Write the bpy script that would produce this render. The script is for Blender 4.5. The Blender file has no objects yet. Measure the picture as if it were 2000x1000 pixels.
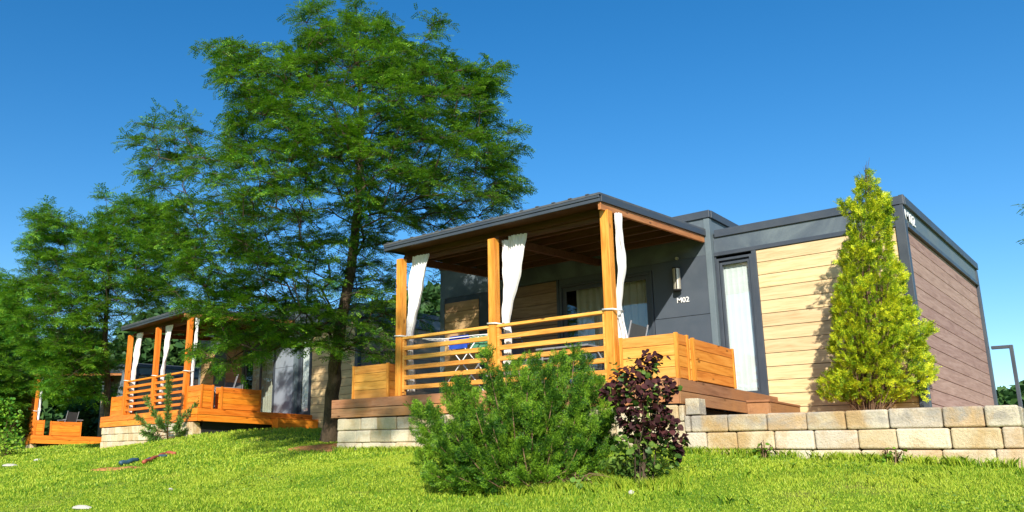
import bpy, math, random
import numpy as np
from mathutils import Matrix, Vector

random.seed(7); rng = np.random.default_rng(7)
S = bpy.context.scene
COL = S.collection
R = math.radians

# ------------------------------------------------------------------ camera model (solved from the photograph)
CP = np.array([5.636, -10.049, -1.168]); YAW, PIT, ROL = -0.778, 0.236, 0.017
FPX, PPX, PPY = 1604.648, 749.705, 527.673            # in pixels of a 2000 px wide picture
def _basis():
    cy, sy = math.cos(YAW), math.sin(YAW); cp, sp = math.cos(PIT), math.sin(PIT); cr, sr = math.cos(ROL), math.sin(ROL)
    f = np.array([sy*cp, cy*cp, sp]); r = np.array([cy, -sy, 0.0]); u = np.cross(r, f)
    return cr*r+sr*u, -sr*r+cr*u, f
CR, CU, CF = _basis()
def ray(x, y): return CF+(x-PPX)/FPX*CR-(y-PPY)/FPX*CU
def at_t(x, y, t): return CP+t*ray(x, y)
def at_y(x, y, Y):
    d = ray(x, y); return CP+(Y-CP[1])/d[1]*d

# ------------------------------------------------------------------ terrain
GP = [(4.3,-.05,-1.07),(2.6,-.05,-1.0),(1,-.05,-.93),(-2,-.05,-.9),(-5.4,-.05,-.9),(-6.9,1.2,-.68),(-8.2,2.2,-.45),(-11.8,1.4,-.47),
 (-14.6,1.7,-.62),(-18.5,2.1,-.8),(-12,3,-.27),(-12,5,-.18),(-9.7,5,-.2),(-9.7,10,-.25),(-25,3,-.74),(-27,5.1,-.5),(-31,5.1,-.85),(-34,5,-1.0),
 (1,-3,-1.42),(-6,-3,-1.38),(6,-3,-1.55),(-12,-2,-1.2),(5,-6,-2.0),(-3,-6,-1.95),(6,-10.5,-2.8),(0,-11,-2.85),(-10,-8,-2.35),(-20,-5,-2.0),(-30,-3,-1.9),
 (-40,0,-1.9),(-42,10,-1.5),(14,-11,-2.8),(14,0,-1.6),(14,10,-1.2),(3,10,-.85),(3,3,-.85),(-2,4,-.7),(-2,10,-.6),(3,22,-.9),(-10,22,-.6),(-25,20,-.8),(-40,22,-1.3)]
_G = np.array(GP)
def _tps(r2): return np.where(r2 > 0, r2*np.log(np.maximum(r2, 1e-9)), 0)
_P = np.c_[np.ones(len(_G)), _G[:, :2]]
_K = _tps(((_G[:, None, :2]-_G[None, :, :2])**2).sum(-1))+np.eye(len(_G))*.4
_W = np.linalg.solve(np.block([[_K, _P], [_P.T, np.zeros((3, 3))]]), np.r_[_G[:, 2], 0, 0, 0])
def gz(x, y):
    x = np.atleast_1d(np.asarray(x, float)); y = np.atleast_1d(np.asarray(y, float))
    xc = np.clip(x, -42, 14); yc = np.clip(y, -11, 22); out = np.empty(x.shape)
    fx, fy = xc.ravel(), yc.ravel(); o = np.empty(fx.shape)
    for i in range(0, len(fx), 20000):
        a, b = fx[i:i+20000], fy[i:i+20000]
        k = _tps((a[:, None]-_G[:, 0])**2+(b[:, None]-_G[:, 1])**2)
        o[i:i+20000] = k@_W[:-3]+_W[-3]+_W[-2]*a+_W[-1]*b
    return o.reshape(x.shape)
def g1(x, y): return float(gz(x, y)[0])
def at_ground(px, py):
    d = ray(px, py)
    for t in np.arange(3, 60, .02):
        p = CP+t*d
        if p[2] < g1(p[0], p[1]): return p
    return CP+40*d

# ------------------------------------------------------------------ scene helpers
def tag(o, label=None, cat=None, group=None, kind=None):
    if label: o['label'] = label
    if cat: o['category'] = cat
    if group: o['group'] = group
    if kind: o['kind'] = kind
    return o
def empty(name, loc=(0, 0, 0), rz=0.0, label=None, cat=None, group=None):
    o = bpy.data.objects.new(name, None); COL.objects.link(o); o.location = loc; o.rotation_euler = (0, 0, rz)
    o.empty_display_size = .2
    return tag(o, label, cat, group)
def link(name, me, mat, parent=None, loc=None, rz=None, bevel=0, smooth=False):
    if mat is not None: me.materials.append(mat)
    o = bpy.data.objects.new(name, me); COL.objects.link(o)
    if parent is not None: o.parent = parent
    if loc is not None: o.location = loc
    if rz is not None: o.rotation_euler = (0, 0, rz)
    if smooth: me.polygons.foreach_set('use_smooth', np.ones(len(me.polygons), bool))
    if bevel:
        m = o.modifiers.new('bevel', 'BEVEL'); m.width = bevel; m.segments = 2; m.limit_method = 'ANGLE'
    return o
def np_mesh(name, V, F):
    """V (n,3); F (m,k) constant-size faces"""
    me = bpy.data.meshes.new(name); V = np.asarray(V, np.float32); F = np.asarray(F, np.int32)
    me.vertices.add(len(V)); me.vertices.foreach_set('co', V.ravel())
    m, k = F.shape
    me.loops.add(m*k); me.loops.foreach_set('vertex_index', F.ravel())
    me.polygons.add(m); me.polygons.foreach_set('loop_start', np.arange(m, dtype=np.int32)*k)
    me.update(calc_edges=True)
    return me
class MB:
    def __init__(s): s.v = []; s.f = []
    def box(s, x0, x1, y0, y1, z0, z1):
        b = len(s.v); s.v += [(x, y, z) for z in (z0, z1) for x, y in ((x0, y0), (x1, y0), (x1, y1), (x0, y1))]
        s.f += [tuple(b+i for i in q) for q in ((3, 2, 1, 0), (4, 5, 6, 7), (0, 1, 5, 4), (1, 2, 6, 5), (2, 3, 7, 6), (3, 0, 4, 7))]
        return s
    def bar(s, a, b, w, h, up=(0, 0, 1)):
        a = Vector(a); b = Vector(b); d = (b-a).normalized(); up = Vector(up)
        if abs(d.dot(up)) > .98: up = Vector((0, 1, 0))
        x = d.cross(up).normalized()*w/2; z = x.cross(d).normalized()*h/2; k = len(s.v)
        for p in (a, b): s.v += [tuple(p-x-z), tuple(p+x-z), tuple(p+x+z), tuple(p-x+z)]
        s.f += [tuple(k+i for i in q) for q in ((3, 2, 1, 0), (4, 5, 6, 7), (0, 1, 5, 4), (1, 2, 6, 5), (2, 3, 7, 6), (3, 0, 4, 7))]
        return s
    def tube(s, pts, rad, n=8, caps=True):
        pts = [Vector(p) for p in pts]; k = len(s.v)
        rad = rad if hasattr(rad, '__len__') else [rad]*len(pts)
        ref = None
        for i, p in enumerate(pts):
            d = (pts[min(i+1, len(pts)-1)]-pts[max(i-1, 0)]).normalized()
            if ref is None: ref = d.orthogonal().normalized()
            ref = (ref-d*ref.dot(d)).normalized(); o = d.cross(ref)
            for j in range(n):
                a = 2*math.pi*j/n; s.v.append(tuple(p+(ref*math.cos(a)+o*math.sin(a))*rad[i]))
        for i in range(len(pts)-1):
            for j in range(n):
                a = k+i*n+j; b = k+i*n+(j+1) % n; s.f.append((a, b, b+n, a+n))
        if caps:
            s.f.append(tuple(k+j for j in range(n))[::-1]); s.f.append(tuple(k+(len(pts)-1)*n+j for j in range(n)))
        return s
    def face(s, pts):
        k = len(s.v); s.v += [tuple(p) for p in pts]; s.f.append(tuple(range(k, k+len(pts)))); return s
    def build(s, name, mat, parent=None, bevel=0, smooth=False, loc=None, rz=None):
        me = bpy.data.meshes.new(name); me.from_pydata(s.v, [], s.f); me.update()
        return link(name, me, mat, parent, loc, rz, bevel, smooth)

def each(mb, name, mat, parent, bevel=0, k=8):
    """every box of the collector becomes a part of its own"""
    out = []
    for i in range(len(mb.v)//k):
        q = MB(); q.v = mb.v[i*k:(i+1)*k]; q.f = [tuple(a-i*k for a in f) for f in mb.f if i*k <= f[0] < (i+1)*k]; out.append(q.build(name, mat, parent, bevel))
    return out

# ------------------------------------------------------------------ materials
def mat_new(name):
    m = bpy.data.materials.new(name); m.use_nodes = True; nt = m.node_tree
    return m, nt, nt.nodes, nt.links, nt.nodes['Principled BSDF']
def ramp(N, stops):
    r = N.new('ShaderNodeValToRGB'); e = r.color_ramp.elements
    while len(e) < len(stops): e.new(.5)
    for q, (p, c) in zip(e, stops): q.position = p; q.color = (*c, 1)
    return r
def coords(N, L, scale=(1, 1, 1)):
    tc = N.new('ShaderNodeTexCoord'); mp = N.new('ShaderNodeMapping'); mp.inputs['Scale'].default_value = scale
    L.new(tc.outputs['Object'], mp.inputs['Vector']); return mp.outputs['Vector']
def noise(N, L, vec, sc, det=4, rough=.55, dist=0):
    n = N.new('ShaderNodeTexNoise'); n.inputs['Scale'].default_value = sc; n.inputs['Detail'].default_value = det
    n.inputs['Roughness'].default_value = rough; n.inputs['Distortion'].default_value = dist
    if vec is not None: L.new(vec, n.inputs['Vector'])
    return n.outputs['Fac']
def island(N): return N.new('ShaderNodeNewGeometry').outputs['Random Per Island']
def mixc(N, L, fac, a, b, mode='MIX'):
    m = N.new('ShaderNodeMix'); m.data_type = 'RGBA'; m.blend_type = mode
    for s, v in ((0, fac), (6, a), (7, b)):
        if hasattr(v, 'links'): L.new(v, m.inputs[s])
        elif s == 0: m.inputs[0].default_value = v
        else: m.inputs[s].default_value = (*v, 1)
    return m.outputs[2]
def mrange(N, L, v, a, b, c, d):
    m = N.new('ShaderNodeMapRange'); L.new(v, m.inputs[0])
    for i, q in enumerate((a, b, c, d)): m.inputs[i+1].default_value = q
    return m.outputs[0]
def bump(N, L, h, st, P, dist=.01):
    b = N.new('ShaderNodeBump'); b.inputs['Strength'].default_value = st; b.inputs['Distance'].default_value = dist
    L.new(h, b.inputs['Height']); L.new(b.outputs['Normal'], P.inputs['Normal'])
def hsv(N, L, col, val=None, hue=None, sat=None):
    h = N.new('ShaderNodeHueSaturation'); L.new(col, h.inputs['Color'])
    for k, q in (('Value', val), ('Hue', hue), ('Saturation', sat)):
        if q is not None:
            if hasattr(q, 'links'): L.new(q, h.inputs[k])
            else: h.inputs[k].default_value = q
    return h.outputs['Color']

def wood(name, dark, mid, light, axis, var=.25, rough=.55, knots=True, spec=.3, wear=None):
    m, nt, N, L, P = mat_new(name)
    sc = [9, 9, 9]; sc[axis] = .7
    v = coords(N, L, sc); ri = island(N)
    # shift the grain from board to board
    add = N.new('ShaderNodeVectorMath'); add.operation = 'ADD'; L.new(v, add.inputs[0])
    cmb = N.new('ShaderNodeCombineXYZ'); mm = N.new('ShaderNodeMath'); mm.operation = 'MULTIPLY'; mm.inputs[1].default_value = 37
    L.new(ri, mm.inputs[0]); [L.new(mm.outputs[0], cmb.inputs[i]) for i in range(3)]
    L.new(cmb.outputs[0], add.inputs[1])
    n1 = noise(N, L, add.outputs[0], 1.6, 8, .62, 1.2); n2 = noise(N, L, add.outputs[0], 7, 5, .6, .3)
    mx = N.new('ShaderNodeMath'); mx.operation = 'MULTIPLY_ADD'; L.new(n2, mx.inputs[0]); mx.inputs[1].default_value = .4; L.new(n1, mx.inputs[2])
    r = ramp(N, [(.45, dark), (.66, mid), (.9, light)]); L.new(mx.outputs[0], r.inputs['Fac'])
    col = r.outputs['Color']
    if knots:
        sk = [6, 6, 6]; sk[axis] = 2.2
        vk = coords(N, L, sk); vo = N.new('ShaderNodeTexVoronoi'); vo.inputs['Scale'].default_value = 1.1; L.new(vk, vo.inputs['Vector'])
        k = mrange(N, L, vo.outputs['Distance'], .05, .13, 1, 0)
        col = mixc(N, L, k, col, tuple(c*.45 for c in dark))
    if wear:
        w = noise(N, L, coords(N, L), 1.3, 6, .65); wf = mrange(N, L, w, .42, .62, 0, 1)
        col = mixc(N, L, wf, col, wear)
    col = hsv(N, L, col, val=mrange(N, L, ri, 0, 1, 1-var, 1+var*.6), hue=mrange(N, L, ri, 0, 1, .492, .508))
    L.new(col, P.inputs['Base Color']); P.inputs['Roughness'].default_value = rough; P.inputs['Specular IOR Level'].default_value = spec
    bump(N, L, mx.outputs[0], .35, P, .004)
    return m
def paint(name, base, patch=None, rough=.5, amt=.5, scale=2.5, spec=.4):
    m, nt, N, L, P = mat_new(name); v = coords(N, L)
    n = noise(N, L, v, scale, 8, .6, .6); n2 = noise(N, L, v, 55, 3)
    patch = patch or tuple(c*1.25 for c in base)
    col = mixc(N, L, mrange(N, L, n, .38, .66, 0, amt), base, patch)
    col = mixc(N, L, mrange(N, L, n2, .3, .7, 0, .25), col, tuple(c*.75 for c in base))
    L.new(col, P.inputs['Base Color']); L.new(mrange(N, L, n, .3, .7, rough-.1, rough+.15), P.inputs['Roughness'])
    P.inputs['Specular IOR Level'].default_value = spec
    bump(N, L, n, .08, P, .01)
    return m
def stone_mat():
    m, nt, N, L, P = mat_new('cast_stone'); v = coords(N, L); ri = island(N)
    r = ramp(N, [(0, (.56, .45, .28)), (.25, (.68, .57, .38)), (.5, (.74, .65, .48)), (.75, (.58, .5, .4)), (1, (.62, .43, .25))]); L.new(ri, r.inputs['Fac'])
    n = noise(N, L, v, 3.1, 8, .65, .5); n2 = noise(N, L, v, 2.2, 6, .6, 1.0); n3 = noise(N, L, v, 45, 5, .7)
    sep = N.new('ShaderNodeSeparateXYZ'); tc = N.new('ShaderNodeTexCoord'); L.new(tc.outputs['Object'], sep.inputs[0])
    tm = N.new('ShaderNodeMath'); tm.operation = 'MULTIPLY'; L.new(mrange(N, L, sep.outputs[2], -.7, -.6, 0, 1), tm.inputs[0]); L.new(mrange(N, L, sep.outputs[0], .95, 1.1, 0, 1), tm.inputs[1]); top = tm.outputs[0]     # lichen-grey weathering on the top courses
    g = N.new('ShaderNodeMath'); g.operation = 'MULTIPLY'; L.new(top, g.inputs[0]); L.new(mrange(N, L, n, .4, .56, .15, .95), g.inputs[1])
    col = mixc(N, L, g.outputs[0], r.outputs['Color'], (.34, .31, .27))
    col = mixc(N, L, mrange(N, L, n2, .48, .66, 0, .75), col, (.45, .27, .09))
    col = mixc(N, L, mrange(N, L, n2, .2, .4, .6, 0), col, (.72, .66, .56))
    col = mixc(N, L, mrange(N, L, n3, .35, .7, .0, .35), col, (.3, .24, .16))
    L.new(col, P.inputs['Base Color']); P.inputs['Roughness'].default_value = .9; P.inputs['Specular IOR Level'].default_value = .15
    mx = N.new('ShaderNodeMath'); mx.operation = 'ADD'; L.new(n, mx.inputs[0]); L.new(n3, mx.inputs[1])
    bump(N, L, mx.outputs[0], .8, P, .02)
    return m
def leaf_mat(name, c0, c1, c2, transl=.35, tcol=None, rough=.5, spec=.18, nscale=2.2, ivar=.3):
    m, nt, N, L, P = mat_new(name); v = coords(N, L); ri = island(N)
    n = noise(N, L, v, nscale, 5, .6)
    mx = N.new('ShaderNodeMath'); mx.operation = 'MULTIPLY_ADD'; L.new(ri, mx.inputs[0]); mx.inputs[1].default_value = ivar; L.new(n, mx.inputs[2])
    r = ramp(N, [(.38, c0), (.6, c1), (.82, c2)]); L.new(mx.outputs[0], r.inputs['Fac'])
    L.new(r.outputs['Color'], P.inputs['Base Color']); P.inputs['Roughness'].default_value = rough; P.inputs['Specular IOR Level'].default_value = spec
    t = N.new('ShaderNodeBsdfTranslucent'); tc = mixc(N, L, .6, r.outputs['Color'], tcol or c2); L.new(hsv(N, L, tc, val=1.3), t.inputs['Color'])
    ms = N.new('ShaderNodeMixShader'); ms.inputs[0].default_value = transl
    L.new(P.outputs[0], ms.inputs[1]); L.new(t.outputs[0], ms.inputs[2]); L.new(ms.outputs[0], N['Material Output'].inputs[0])
    return m
def bark(name, a, b):
    m, nt, N, L, P = mat_new(name); v = coords(N, L, (9, 9, 2.2)); n = noise(N, L, v, 2.2, 8, .7, .8); n2 = noise(N, L, coords(N, L), 3, 4)
    col = mixc(N, L, mrange(N, L, n, .35, .65, 0, 1), a, b); col = mixc(N, L, mrange(N, L, n2, .45, .7, 0, .5), col, tuple(c*1.5 for c in b))
    L.new(col, P.inputs['Base Color']); P.inputs['Roughness'].default_value = .9; P.inputs['Specular IOR Level'].default_value = .15
    bump(N, L, n, .9, P, .02); return m
def cloth(name, c, transl=.3, rough=.9):
    m, nt, N, L, P = mat_new(name); v = coords(N, L); n = noise(N, L, v, 6, 4)
    col = mixc(N, L, mrange(N, L, n, .35, .7, 0, .5), c, tuple(q*.86 for q in c))
    L.new(col, P.inputs['Base Color']); P.inputs['Roughness'].default_value = rough; P.inputs['Specular IOR Level'].default_value = .1
    t = N.new('ShaderNodeBsdfTranslucent'); t.inputs['Color'].default_value = (*c, 1)
    ms = N.new('ShaderNodeMixShader'); ms.inputs[0].default_value = transl
    L.new(P.outputs[0], ms.inputs[1]); L.new(t.outputs[0], ms.inputs[2]); L.new(ms.outputs[0], N['Material Output'].inputs[0]); return m
def glass_mat():
    m, nt, N, L, P = mat_new('window_glass')
    tr = N.new('ShaderNodeBsdfTransparent'); tr.inputs[0].default_value = (.93, .96, .96, 1)
    gl = N.new('ShaderNodeBsdfGlossy'); gl.inputs['Roughness'].default_value = .015; gl.inputs['Color'].default_value = (.9, .95, 1, 1)
    n = noise(N, L, coords(N, L), 1.1, 2); b = N.new('ShaderNodeBump'); b.inputs['Strength'].default_value = .05; b.inputs['Distance'].default_value = .05
    L.new(n, b.inputs['Height']); L.new(b.outputs[0], gl.inputs['Normal'])
    lw = N.new('ShaderNodeLayerWeight'); pw = N.new('ShaderNodeMath'); pw.operation = 'POWER'; pw.inputs[1].default_value = 3.5; L.new(lw.outputs['Facing'], pw.inputs[0])
    ms = N.new('ShaderNodeMixShader'); L.new(mrange(N, L, pw.outputs[0], 0, 1, .07, .9), ms.inputs[0])
    L.new(tr.outputs[0], ms.inputs[1]); L.new(gl.outputs[0], ms.inputs[2]); L.new(ms.outputs[0], N['Material Output'].inputs[0]); return m

M = {}
M['stone'] = stone_mat()
M['grey'] = paint('anthracite_metal', (.045, .056, .075), (.065, .078, .095), rough=.42)
M['grey_panel'] = paint('grey_panel', (.075, .095, .12), (.16, .2, .215), rough=.45, amt=.75, scale=1.6)
M['grey_wall'] = paint('grey_wall_panel', (.06, .076, .1), (.08, .098, .125), rough=.5, amt=.5)
M['grey_side'] = paint('grey_side_panel', (.10, .135, .16), (.17, .21, .235), rough=.5, amt=.6, scale=1.3)
M['dark'] = paint('dark_interior', (.012, .012, .014), rough=.8)
M['door_grey'] = paint('pale_grey_door', (.22, .26, .32), (.27, .31, .36), rough=.45)
M['roof'] = paint('roof_sheet', (.07, .075, .085), (.15, .155, .16), rough=.45, scale=5)
M['clad'] = wood('facade_larch', (.45, .3, .14), (.62, .46, .25), (.7, .55, .32), 0, var=.1, rough=.6, knots=False, spec=.25)
M['clad_shaded'] = wood('porch_wood_shaded', (.11, .07, .045), (.19, .125, .08), (.26, .18, .12), 0, var=.08, rough=.6, knots=False)  # facade wood again, with the porch shade put into its colour
M['clad_shaded2'] = wood('porch_wood_end', (.26, .15, .07), (.42, .26, .13), (.5, .34, .18), 0, var=.1, rough=.6, knots=False)  # the same wood, darkened less for the left end
M['clad_side'] = wood('side_cladding', (.25, .15, .13), (.355, .225, .19), (.45, .305, .265), 1, var=.12, rough=.7, knots=False, spec=.2)
M['clad_far'] = wood('facade_larch_far', (.42, .28, .13), (.58, .42, .22), (.66, .5, .27), 0, var=.1, rough=.6, knots=False, spec=.25)
M['clad_side_far'] = wood('side_cladding_far', (.3, .19, .14), (.42, .28, .2), (.5, .34, .25), 1, var=.12, rough=.7, knots=False, spec=.2)
O = ((.38, .12, .012), (.66, .26, .03), (.82, .4, .07))
M['post'] = wood('stained_post', *O, 2, var=.1, rough=.5)
M['railx'] = wood('stained_rail', (.42, .16, .025), (.68, .3, .05), (.82, .43, .1), 0, var=.12, rough=.5)
M['planx'] = wood('stained_planter', (.4, .14, .02), (.68, .3, .055), (.78, .4, .1), 0, var=.12, rough=.55)
M['plany'] = wood('stained_planter_side', (.4, .12, .015), (.62, .21, .03), (.72, .3, .06), 1, var=.12, rough=.55)
M['deckx'] = wood('weathered_deck_front', (.18, .075, .035), (.34, .16, .08), (.46, .25, .14), 0, var=.15, rough=.75, wear=(.46, .19, .07))
M['decky'] = wood('weathered_deck_side', (.14, .065, .03), (.27, .13, .065), (.36, .19, .1), 1, var=.15, rough=.75, wear=(.36, .17, .07))
M['underwood'] = wood('ceiling_wood', (.045, .018, .009), (.085, .034, .016), (.12, .055, .027), 0, var=.2, rough=.6)  # wood under the porch roof, colour darkened to deepen the shade there
M['beamy'] = wood('edge_beam', (.26, .1, .03), (.42, .17, .055), (.52, .24, .09), 1, var=.1, rough=.55)
B = ((.42, .09, .008), (.7, .19, .015), (.8, .28, .035))
M['b_post'] = wood('fresh_stain_post', *B, 2, var=.1, rough=.45)
M['b_x'] = wood('fresh_stain_x', *B, 0, var=.12, rough=.45)
M['b_y'] = wood('fresh_stain_y', *B, 1, var=.12, rough=.45)
M['curtain'] = cloth('white_curtain', (.86, .85, .84), .22)
M['inner_curtain'] = cloth('white_inner_curtain', (.85, .85, .83), .1)
M['beige_curtain'] = cloth('beige_curtain', (.5, .48, .38), .1)
M['glass'] = glass_mat()
M['white'] = paint('white_paint', (.8, .8, .8), (.75, .75, .75), rough=.5)
M['lamp'] = paint('satin_steel', (.55, .5, .4), (.5, .47, .4), rough=.35)
M['lamp'].node_tree.nodes['Principled BSDF'].inputs['Metallic'].default_value = .5
M['bark'] = bark('grey_bark', (.045, .032, .024), (.12, .085, .058))
M['twig'] = bark('brown_twig', (.1, .055, .03), (.22, .14, .085))
M['locust'] = leaf_mat('locust_leaf', (.009, .05, .014), (.045, .155, .015), (.21, .38, .022), .2, (.22, .44, .02))
M['locust_far'] = leaf_mat('locust_leaf_far', (.014, .08, .016), (.05, .185, .018), (.22, .4, .03), .24, (.25, .46, .02))
M['yew'] = leaf_mat('yew_needle', (.009, .04, .008), (.035, .11, .009), (.19, .34, .02), .12, (.25, .45, .03), nscale=4)
M['thuja'] = leaf_mat('thuja_scale', (.025, .085, .008), (.17, .3, .01), (.66, .68, .025), .15, (.5, .55, .03), nscale=5, rough=.5)
M['purple'] = leaf_mat('purple_leaf', (.018, .007, .009), (.04, .014, .017), (.09, .03, .03), .15, (.2, .06, .02), nscale=5, rough=.6, spec=.12)
M['broad'] = leaf_mat('broad_leaf', (.05, .13, .02), (.12, .24, .04), (.3, .42, .08), .3, (.35, .5, .06), nscale=5, rough=.4)
M['broad_dark'] = leaf_mat('dark_broad_leaf', (.02, .05, .012), (.05, .11, .02), (.2, .3, .05), .22, (.25, .4, .05), nscale=5, rough=.4)
M['pine'] = leaf_mat('pine_needle', (.04, .11, .025), (.1, .2, .04), (.22, .34, .08), .2, (.25, .38, .08), nscale=4)
M['shrub'] = leaf_mat('shrub_leaf', (.04, .12, .015), (.1, .24, .02), (.3, .42, .04), .3, (.35, .5, .04), nscale=2)
M['distant'] = leaf_mat('distant_leaf', (.02, .06, .02), (.04, .1, .03), (.08, .16, .04), .2, nscale=1)
M['grassblade'] = leaf_mat('grass_blade', (.04, .13, .01), (.155, .3, .014), (.43, .51, .05), .3, (.42, .58, .03), nscale=1.2, ivar=.5, rough=.5, spec=.25)
M['fabric_dark'] = paint('dark_sling', (.08, .085, .09), rough=.8)
M['chair_metal'] = paint('grey_chair_frame', (.2, .2, .21), rough=.4)
M['blue'] = cloth('blue_towel', (.03, .09, .5), .2)
M['green'] = cloth('green_towel', (.1, .3, .18), .2)
M['redpipe'] = paint('red_pipe', (.36, .07, .04), (.45, .16, .09), rough=.5)
M['bluepipe'] = paint('blue_grey_pipe', (.03, .08, .13), (.06, .12, .17), rough=.45)
M['rock'] = paint('pale_rock', (.42, .4, .36), (.5, .47, .4), rough=.9)

def ground_mat():
    m, nt, N, L, P = mat_new('lawn_ground'); v = coords(N, L)
    n = noise(N, L, v, .7, 8, .62); n2 = noise(N, L, v, 24, 6, .7); n3 = noise(N, L, v, .35, 4, .5, 1)
    r = ramp(N, [(.25, (.07, .13, .012)), (.5, (.15, .25, .015)), (.75, (.26, .36, .03))]); L.new(n2, r.inputs['Fac'])
    col = mixc(N, L, mrange(N, L, n, .56, .72, 0, .8), r.outputs['Color'], (.28, .2, .08))
    L.new(col, P.inputs['Base Color']); P.inputs['Roughness'].default_value = .95; P.inputs['Specular IOR Level'].default_value = .1
    bump(N, L, n2, .7, P, .03); return m
def soil_mat():
    m, nt, N, L, P = mat_new('bare_soil'); v = coords(N, L); n = noise(N, L, v, 14, 8, .7)
    L.new(mixc(N, L, mrange(N, L, n, .35, .65, 0, 1), (.3, .13, .045), (.58, .29, .11)), P.inputs['Base Color']); P.inputs['Roughness'].default_value = 1
    P.inputs['Specular IOR Level'].default_value = .05; bump(N, L, n, .9, P, .03); return m
M['ground'] = ground_mat(); M['soil'] = soil_mat()

# ------------------------------------------------------------------ camera, sun, sky
cam = bpy.data.cameras.new('camera'); co = bpy.data.objects.new('camera', cam); COL.objects.link(co)
co.matrix_world = Matrix(((CR[0], CU[0], -CF[0], CP[0]), (CR[1], CU[1], -CF[1], CP[1]), (CR[2], CU[2], -CF[2], CP[2]), (0, 0, 0, 1)))
cam.sensor_width = 36; cam.lens = 36*FPX/2000; cam.shift_x = (1000-PPX)/2000; cam.shift_y = (PPY-500)/2000
cam.clip_start = .1; cam.clip_end = 3000; S.camera = co
LD = Vector((-.6, 1, -.68)).normalized()
EL = math.asin(-LD.z)
sun = bpy.data.lights.new('sun', 'SUN'); sun.energy = 5; sun.angle = R(.5); sun.color = (1, .93, .8)
so = bpy.data.objects.new('sun', sun); COL.objects.link(so); so.rotation_euler = LD.to_track_quat('-Z', 'Y').to_euler(); so.location = (6, -10, 12)
w = bpy.data.worlds.new('World'); S.world = w; w.use_nodes = True; N = w.node_tree.nodes; L = w.node_tree.links
sk = N.new('ShaderNodeTexSky'); sk.sky_type = 'NISHITA'; sk.sun_disc = False; sk.sun_elevation = EL
sk.sun_rotation = math.atan2(-LD.x, -LD.y); sk.altitude = 300; sk.air_density = 1.0; sk.dust_density = .3; sk.ozone_density = 2.2
hs = N.new('ShaderNodeHueSaturation'); hs.inputs['Saturation'].default_value = 1.39; L.new(sk.outputs[0], hs.inputs['Color'])
L.new(hs.outputs[0], N['Background'].inputs['Color']); N['Background'].inputs['Strength'].default_value = .114
S.render.engine = 'CYCLES'; S.view_settings.view_transform = 'Standard'; S.view_settings.look = 'None'; S.view_settings.exposure = .6; S.view_settings.gamma = 1
S.cycles.max_bounces = 6; S.cycles.transparent_max_bounces = 12

# ------------------------------------------------------------------ ground
T2 = (-13.128, 1.614, .208, -.113); T3 = (-28.281, 4.187, -.142, -.336)
def loc2(T, x, y):
    c, s = math.cos(T[3]), math.sin(T[3]); dx, dy = x-T[0], y-T[1]; return c*dx+s*dy, -s*dx+c*dy
def glob(T, x, y, z=0):
    c, s = math.cos(T[3]), math.sin(T[3]); return (T[0]+c*x-s*y, T[1]+s*x+c*y, T[2]+z)
xs = np.r_[-900, -500, -250, -120, -70, np.arange(-45, 15.01, .5), 25, 60, 150, 400, 900]
ys = np.r_[-300, -100, -40, np.arange(-14, 25.01, .5), 35, 60, 150, 400, 1200]
GX, GY = np.meshgrid(xs, ys); GZ = gz(GX, GY)
GZ = GZ-.012
GZ = GZ - np.clip((np.maximum(np.abs(GX+14)-32, 0))*.006, 0, 6)
nx = len(xs); idx = np.arange(nx*len(ys)).reshape(len(ys), nx)
F = np.stack([idx[:-1, :-1], idx[:-1, 1:], idx[1:, 1:], idx[1:, :-1]], -1).reshape(-1, 4)
g = link('ground', np_mesh('ground', np.stack([GX, GY, GZ], -1).reshape(-1, 3), F), M['ground'], smooth=True); tag(g, kind='structure')
def patch(name, cx, cy, rx, ry, h, mat, n=28, rz=0):
    V = []; Fc = []; rr = np.random.default_rng(int(abs(cx*100)))
    ph = rr.uniform(0, 6.28, 4)
    rings = [0, .35, .65, .88, 1.0]
    for q in rings:
        for j in range(n):
            a = 2*math.pi*j/n; k = 1+.2*math.sin(2*a+ph[0])+.17*math.sin(3*a+ph[1])+.1*math.sin(7*a+ph[2])
            lx, ly = rx*q*k*math.cos(a), ry*q*k*math.sin(a)
            x = cx+lx*math.cos(rz)-ly*math.sin(rz); y = cy+lx*math.sin(rz)+ly*math.cos(rz)
            V.append((x, y, g1(x, y)+.002+h*(1-q*q)*.6-(.03 if q == 1 else 0)+rr.uniform(-.014, .014)))
    for i in range(len(rings)-1):
        for j in range(n): Fc.append((i*n+j, i*n+(j+1) % n, (i+1)*n+(j+1) % n, (i+1)*n+j))
    o = link(name, np_mesh(name, V, Fc), mat, smooth=True); tag(o, kind='structure'); return o
# raised bed behind the retaining wall
b = MB(); b.box(1.06, 4.3, .2, 12, -2, -.57); tag(b.build('raised_bed', M['soil']), kind='structure')

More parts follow.
